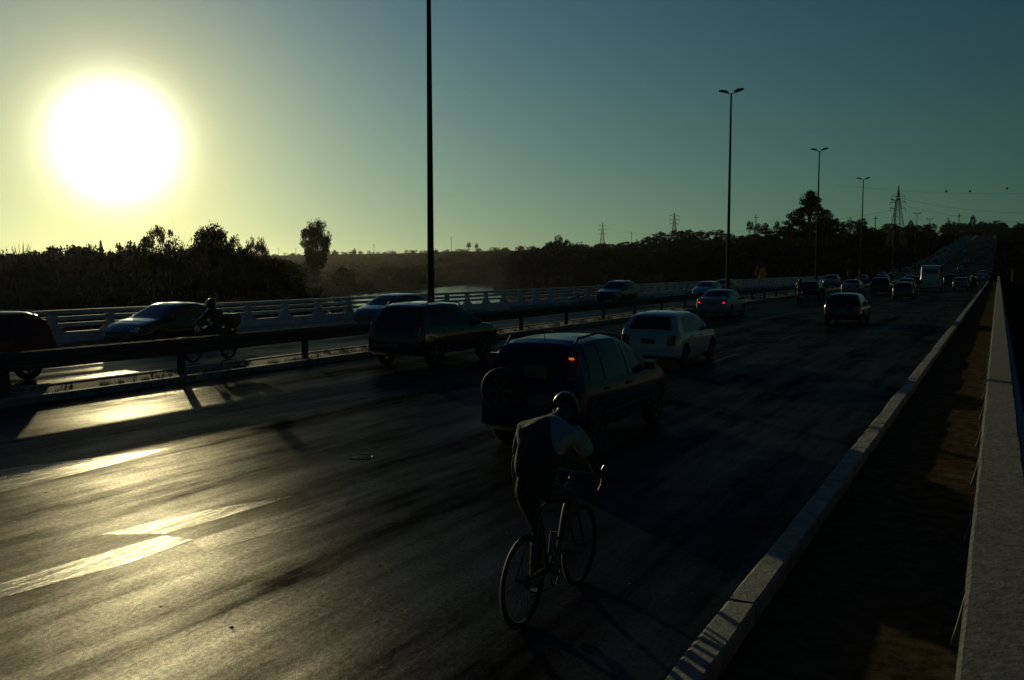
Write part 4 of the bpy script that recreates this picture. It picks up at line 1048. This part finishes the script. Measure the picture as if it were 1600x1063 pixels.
for i, (u, d_, vt) in enumerate(((12, 88, 40), (40, 90, 42))):
    x, y = pix(u, d_); b2 = thing('dead_tree', ('leafless shrub at the left edge above the rust coloured car', 'second leafless shrub right of the one at the left edge')[i], 'tree', (x, y, -4.0)); tb = MB(); hh = 6.6+vt*d_/FPX
    for k in range(26):
        a = random.uniform(0, 6.3); q = random.uniform(.3, 1.5); z1 = hh*random.uniform(.8, 1)
        tb.tube([(0, 0, 0), (q*.25*math.cos(a), q*.25*math.sin(a), hh*.55), (q*math.cos(a), q*math.sin(a), z1)], [.045, .03, .01], 4)
        tb.tube([(q*.6*math.cos(a), q*.6*math.sin(a), hh*.77), (q*.6*math.cos(a)+.5*math.cos(a+1), q*.6*math.sin(a)+.5*math.sin(a+1), z1*.97)], [.02, .008], 4)
    tb.build('trunk', M['bark'], b2)
GL = 'trees of the dense left bank'
rr = random.Random(3)
def vprof(keys, u): return interp(keys, u)
LEFT = [(-400, 42), (-100, 38), (0, 30), (30, 30), (52, 24), (70, 36), (130, 38), (180, 36), (205, 46), (230, 38), (320, 38), (340, 34), (430, 20), (470, 12), (520, 8), (600, 6)]
for k in range(74):
    u = -240+k*9.4+rr.uniform(-4, 4); d_ = rr.uniform(86, 128); vt = vprof(LEFT, u)*rr.uniform(.6, .98)
    skyline(rr.choice(['bush', 'round', 'bush', 'olive']), u, d_, vt, rr.uniform(52, 90), 'dark leafy tree in the dense thicket of the left bank', GL)
for k in range(30):
    u = -200+k*24+rr.uniform(-6, 6); skyline('bush', u, rr.uniform(62, 82), rr.uniform(-16, 2) if u < 430 else -32, rr.uniform(70, 120), 'low dark bush at the water edge of the left bank', 'bushes of the left bank', name='bush', cat='bush')
MID = [(430, 16), (520, 12), (600, 6), (700, 4), (760, 10), (850, 26), (900, 30)]
for k in range(90):
    u = 430+k*5.1+rr.uniform(-6, 6)
    if 690 < u < 800: d_ = rr.uniform(470, 620)
    else: d_ = rr.uniform(180, 300) if u < 600 else rr.uniform(340, 520)
    x, y = pix(u, d_)
    if river_dist(x, y) < 5: continue
    skyline(rr.choice(['bush', 'olive', 'round']), u, d_, vprof(MID, u)*rr.uniform(-.4, 1), rr.uniform(20, 46), 'bush or low tree on the plain between river and horizon', 'trees on the river plain', name='bush', cat='bush')
HILL = [(800, 26), (860, 42), (885, 46), (900, 36), (950, 44), (1000, 50), (1050, 61), (1100, 64), (1140, 58), (1200, 62), (1230, 68), (1300, 72), (1340, 72), (1400, 66), (1440, 70), (1470, 72), (1500, 66), (1530, 60), (1560, 72), (1600, 78), (1800, 80)]
for k in range(205):
    u = 800+k*4.9+rr.uniform(-3, 3); row = k % 4; d_ = (430, 350, 280, 225)[row]*rr.uniform(.93, 1.07)
    if 1380 < u: d_ *= 1.15
    x, y = pix(u, d_)
    if -34 < x < 6 and y > 170: continue
    if river_dist(x, y) < 4: continue
    vt = vprof(HILL, u)*(1.0, .82, .55, .25)[row]*rr.uniform(.82, 1.02)
    zg = ground_z(x, y); topz = EYE+vt*d_/FPX
    if topz-zg < 3: topz = zg+rr.uniform(4, 7)
    if topz-zg > 16: topz = zg+16
    tree(rr.choice(['round', 'spread', 'olive', 'bush', 'round']), x, y, topz-zg, rr.uniform(7, 13), 'tree of the dark wooded hill beyond the bridge', 'trees of the wooded hill')
# umbrella trees and saplings that break the skyline
for (u, d_, vt, w_, kd) in ((733, 900, 40, 8, 'spread'), (745, 880, 38, 7, 'spread'), (871, 430, 52, 22, 'spread'), (1168, 400, 73, 14, 'spread'), (1180, 405, 70, 14, 'spread'), (1192, 402, 70, 14, 'spread'), (1210, 398, 73, 12, 'spread'),
                           (1323, 420, 78, 12, 'tall'), (1340, 425, 76, 20, 'round'), (1410, 640, 66, 8, 'round'), (1475, 700, 78, 8, 'tall'), (1513, 640, 82, 10, 'spread'), (1532, 720, 70, 12, 'round'), (555, 1000, 30, 8, 'round'), (525, 950, 28, 10, 'round')):
    skyline(kd, u, d_, vt, w_, 'small tree breaking the skyline of the distant ridge', 'small skyline trees')
for k in range(30):         # right of the bridge, tops below the parapet line
    y = 14+k*5.6+rr.uniform(-2, 2); x = 4.5+(k % 3)*7+rr.uniform(0, 4)+y*.03
    z = ground_z(x, y); z = max(z, -6.2); h_ = (1.4+rr.uniform(-.8, .8)+max(0, y-90)*.035)-z
    tree(rr.choice(['bush', 'round']), x, y, h_, rr.uniform(10, 14), 'dark tree growing below the bridge on the right', 'trees right of the bridge', zb=z)
for k in range(26):
    u = 1474+k*3.6; x, y = pix(u, 815+rr.uniform(0, 8))
    tree('bush', x, y, rr.uniform(5, 8), rr.uniform(12, 17), 'bush on the crest of the hill road', 'bushes on the crest of the hill road', name='bush', cat='bush', zb=road_z(y)-1.5)
for k in range(34):
    u = 1470+k*4.2+rr.uniform(-2, 2); d_ = rr.uniform(830, 900); x, y = pix(u, d_)
    tree(rr.choice(['round', 'spread', 'cone']), x, y, rr.uniform(11, 19), rr.uniform(10, 16), 'tree behind the crest of the hill road', 'trees behind the crest of the hill road', zb=road_z(y)-1)
for k in range(60):
    side = k % 2; y = 200+k*10.5; x = -1.56+rr.uniform(3.5, 6) if side else -30+rr.uniform(-3, 1)
    if y < 215: continue
    tree(rr.choice(['round', 'olive', 'bush']), x, y, rr.uniform(5, 9), rr.uniform(5, 8), 'roadside bush flanking the hill road', 'roadside bushes of the hill road', name='bush', cat='bush', zb=road_z(y)-.6)
# far wood: one mass
cs = []; rs = []
for k in range(1500):
    u = rr.uniform(-500, 1900); d_ = rr.uniform(500, 1400) if u < 860 else rr.uniform(430, 800); x, y = pix(u, d_)
    if -36 < x < 8: continue
    if river_dist(x, y) < 14: continue
    cs.append((x, y, ground_z(x, y)+rr.uniform(.8, 2.6))); rs.append(rr.uniform(2.5, 5))
tag(link('forest', leaf_mesh('forest', cs, rs, 60, 1.1, M['leaf'], 9, .6)), 'scattered scrub woodland covering the distant hills', kind='stuff')
cs = []; rs = []
for k in range(2600):
    u = rr.uniform(-300, 1500); d_ = rr.uniform(150, 420); x, y = pix(u, d_)
    if -34 < x < 4 or river_dist(x, y) < 4: continue
    cs.append((x, y, ground_z(x, y)+.5)); rs.append(rr.uniform(1.2, 2.6))
tag(link('undergrowth', leaf_mesh('undergrowth', cs, rs, 60, .45, M['leaf_dry'], 19, .6)), 'dry scrub on the river banks', kind='stuff')

# ------------------------------------------------------------------ pylons and wires
def pylon(u, depth, vtop, base_w, label, arms, t=.11):
    x, y = pix(u, depth); z = ground_z(x, y); H = EYE+vtop*depth/FPX-z
    root = thing('pylon', label, 'pylon', (x, y, z), .5)
    fr = MB(); hw = lambda q: base_w*((1-q)**1.25*.5)+.25*(1-q)+.05
    levels = [0, .14, .27, .39, .50, .60, .69, .77, .84, .90, .95, 1.0]
    for a, b in zip(levels[:-1], levels[1:]):
        ca = [(sx*hw(a), sy*hw(a), a*H) for sx, sy in ((-1, -1), (1, -1), (1, 1), (-1, 1))]; cb = [(sx*hw(b), sy*hw(b), b*H) for sx, sy in ((-1, -1), (1, -1), (1, 1), (-1, 1))]
        for i in range(4):
            j = (i+1) % 4; fr.tube([ca[i], cb[i]], t, 4); fr.tube([ca[i], cb[j]], t*.55, 4); fr.tube([ca[j], cb[i]], t*.55, 4); fr.tube([cb[i], cb[j]], t*.5, 4)
    fr.build('lattice', M['pylon'], root)
    for (q, L_) in arms:
        am = MB(); w = hw(q)
        for s in (-1, 1):
            for sy in (-1, 1): am.tube([(s*w, sy*w, q*H), (s*L_, 0, q*H+.25)], t*.7, 4)
            am.tube([(s*w*.8, 0, q*H+1.3), (s*L_, 0, q*H+.25)], t*.7, 4)
            am.tube([(s*L_, 0, q*H+.2), (s*L_, 0, q*H-.9)], t*.6, 4)
        am.build('cross_arm', M['pylon'], root)
    return root, H
p1, H1 = pylon(1396, 350, 126, 7.0, 'large lattice pylon behind the fifth street lamp', ((.86, 2.6), (.78, 3.0), (.70, 2.9)))
pylon(1051, 620, 86, 6, 'lattice pylon on the hill left of the second street lamp', ((.90, 3.2), (.80, 3.6), (.70, 3.2)), .16)
pylon(940, 900, 70, 7, 'small distant lattice pylon, leftmost of those on the horizon', ((.90, 3.6), (.78, 4.2), (.66, 3.6)), .2)
for i, (u, d_, vt) in enumerate(((438, 1150, 31), (465, 1150, 31), (507, 1150, 33), (586, 1100, 37), (706, 1000, 48), (985, 800, 56), (1177, 520, 82), (1491, 520, 84), (1362, 520, 80))):
    x, y = pix(u, d_); z = ground_z(x, y); h_ = EYE+vt*d_/FPX-z
    pl = thing('utility_pole', 'thin pole on the distant ridge line', 'pole', (x, y, z), rr.uniform(0, .6), 'poles on the ridge')
    MB().tube([(0, 0, 0), (0, 0, h_)], .22, 6).build('pole', M['wire'], pl); MB().box(-1.3, 1.3, -.12, .12, h_-1.6, h_-1.3).build('cross_arm', M['wire'], pl)
x1, y1 = pix(1396, 350)
def wire(u0, d0, v0, u1, d1, v1, sag, label, balls=()):
    root = thing('power_line', label, 'wire'); a = Vector((*pix(u0, d0), EYE+v0*d0/FPX)); b = Vector((*pix(u1, d1), EYE+v1*d1/FPX))
    pts = [a.lerp(b, i/40)-Vector((0, 0, sag*4*(i/40)*(1-i/40))) for i in range(41)]
    MB().tube(pts, .035, 4).build('cable', M['wire'], root)
    return root
wire(1396, 350, 108, 1900, 260, 118, 6, 'upper thin power cable from the large pylon to the right')
wire(1396, 350, 99, 1900, 260, 108, 7, 'lower thin power cable from the large pylon to the right')
wire(1396, 350, 90, 940, 900, 62, 8, 'thin power cable from the large pylon to the distant one')
wl_ = wire(1300, 420, 128, 1900, 300, 132, 4.0, 'topmost thin power cable carrying three round marker balls')
for (u, d_, v) in ((1469.5, 385, 118), (1506, 378, 118), (1563, 366, 122.5)):
    x, y = pix(u, d_); MB().lathe([(-.5, .01), (-.35, .35), (0, .5), (.35, .35), (.5, .01)], 'z', (x, y, EYE+v*d_/FPX), 12, closed=False).build('marker_ball', M['ball'], wl_, True)
# parked gable hut roof outline beside the hill road
if GLARE_DENSITY:  # scattering volume added to brighten the left bank like veiling lens glare
    hz = MB().box(-4700, 4700, -2700, 5300, -60, 70).build('glare_volume', []); hz['kind'] = 'stuff'; hz['label'] = 'thin added volume that lifts the left bank like lens glare'
    hm_ = bpy.data.materials.new('glare_volume'); hm_.use_nodes = True; hn = hm_.node_tree; hn.nodes.clear()
    pv = hn.nodes.new('ShaderNodeVolumePrincipled'); pv.inputs['Density'].default_value = GLARE_DENSITY; pv.inputs['Color'].default_value = (.95, .95, .9, 1); pv.inputs['Anisotropy'].default_value = .75
    ho = hn.nodes.new('ShaderNodeOutputMaterial'); hn.links.new(pv.outputs[0], ho.inputs['Volume']); hz.data.materials.append(hm_)
print('objects', len(bpy.data.objects), 'tris', sum(len(o.data.polygons) for o in bpy.data.objects if o.type == 'MESH'))
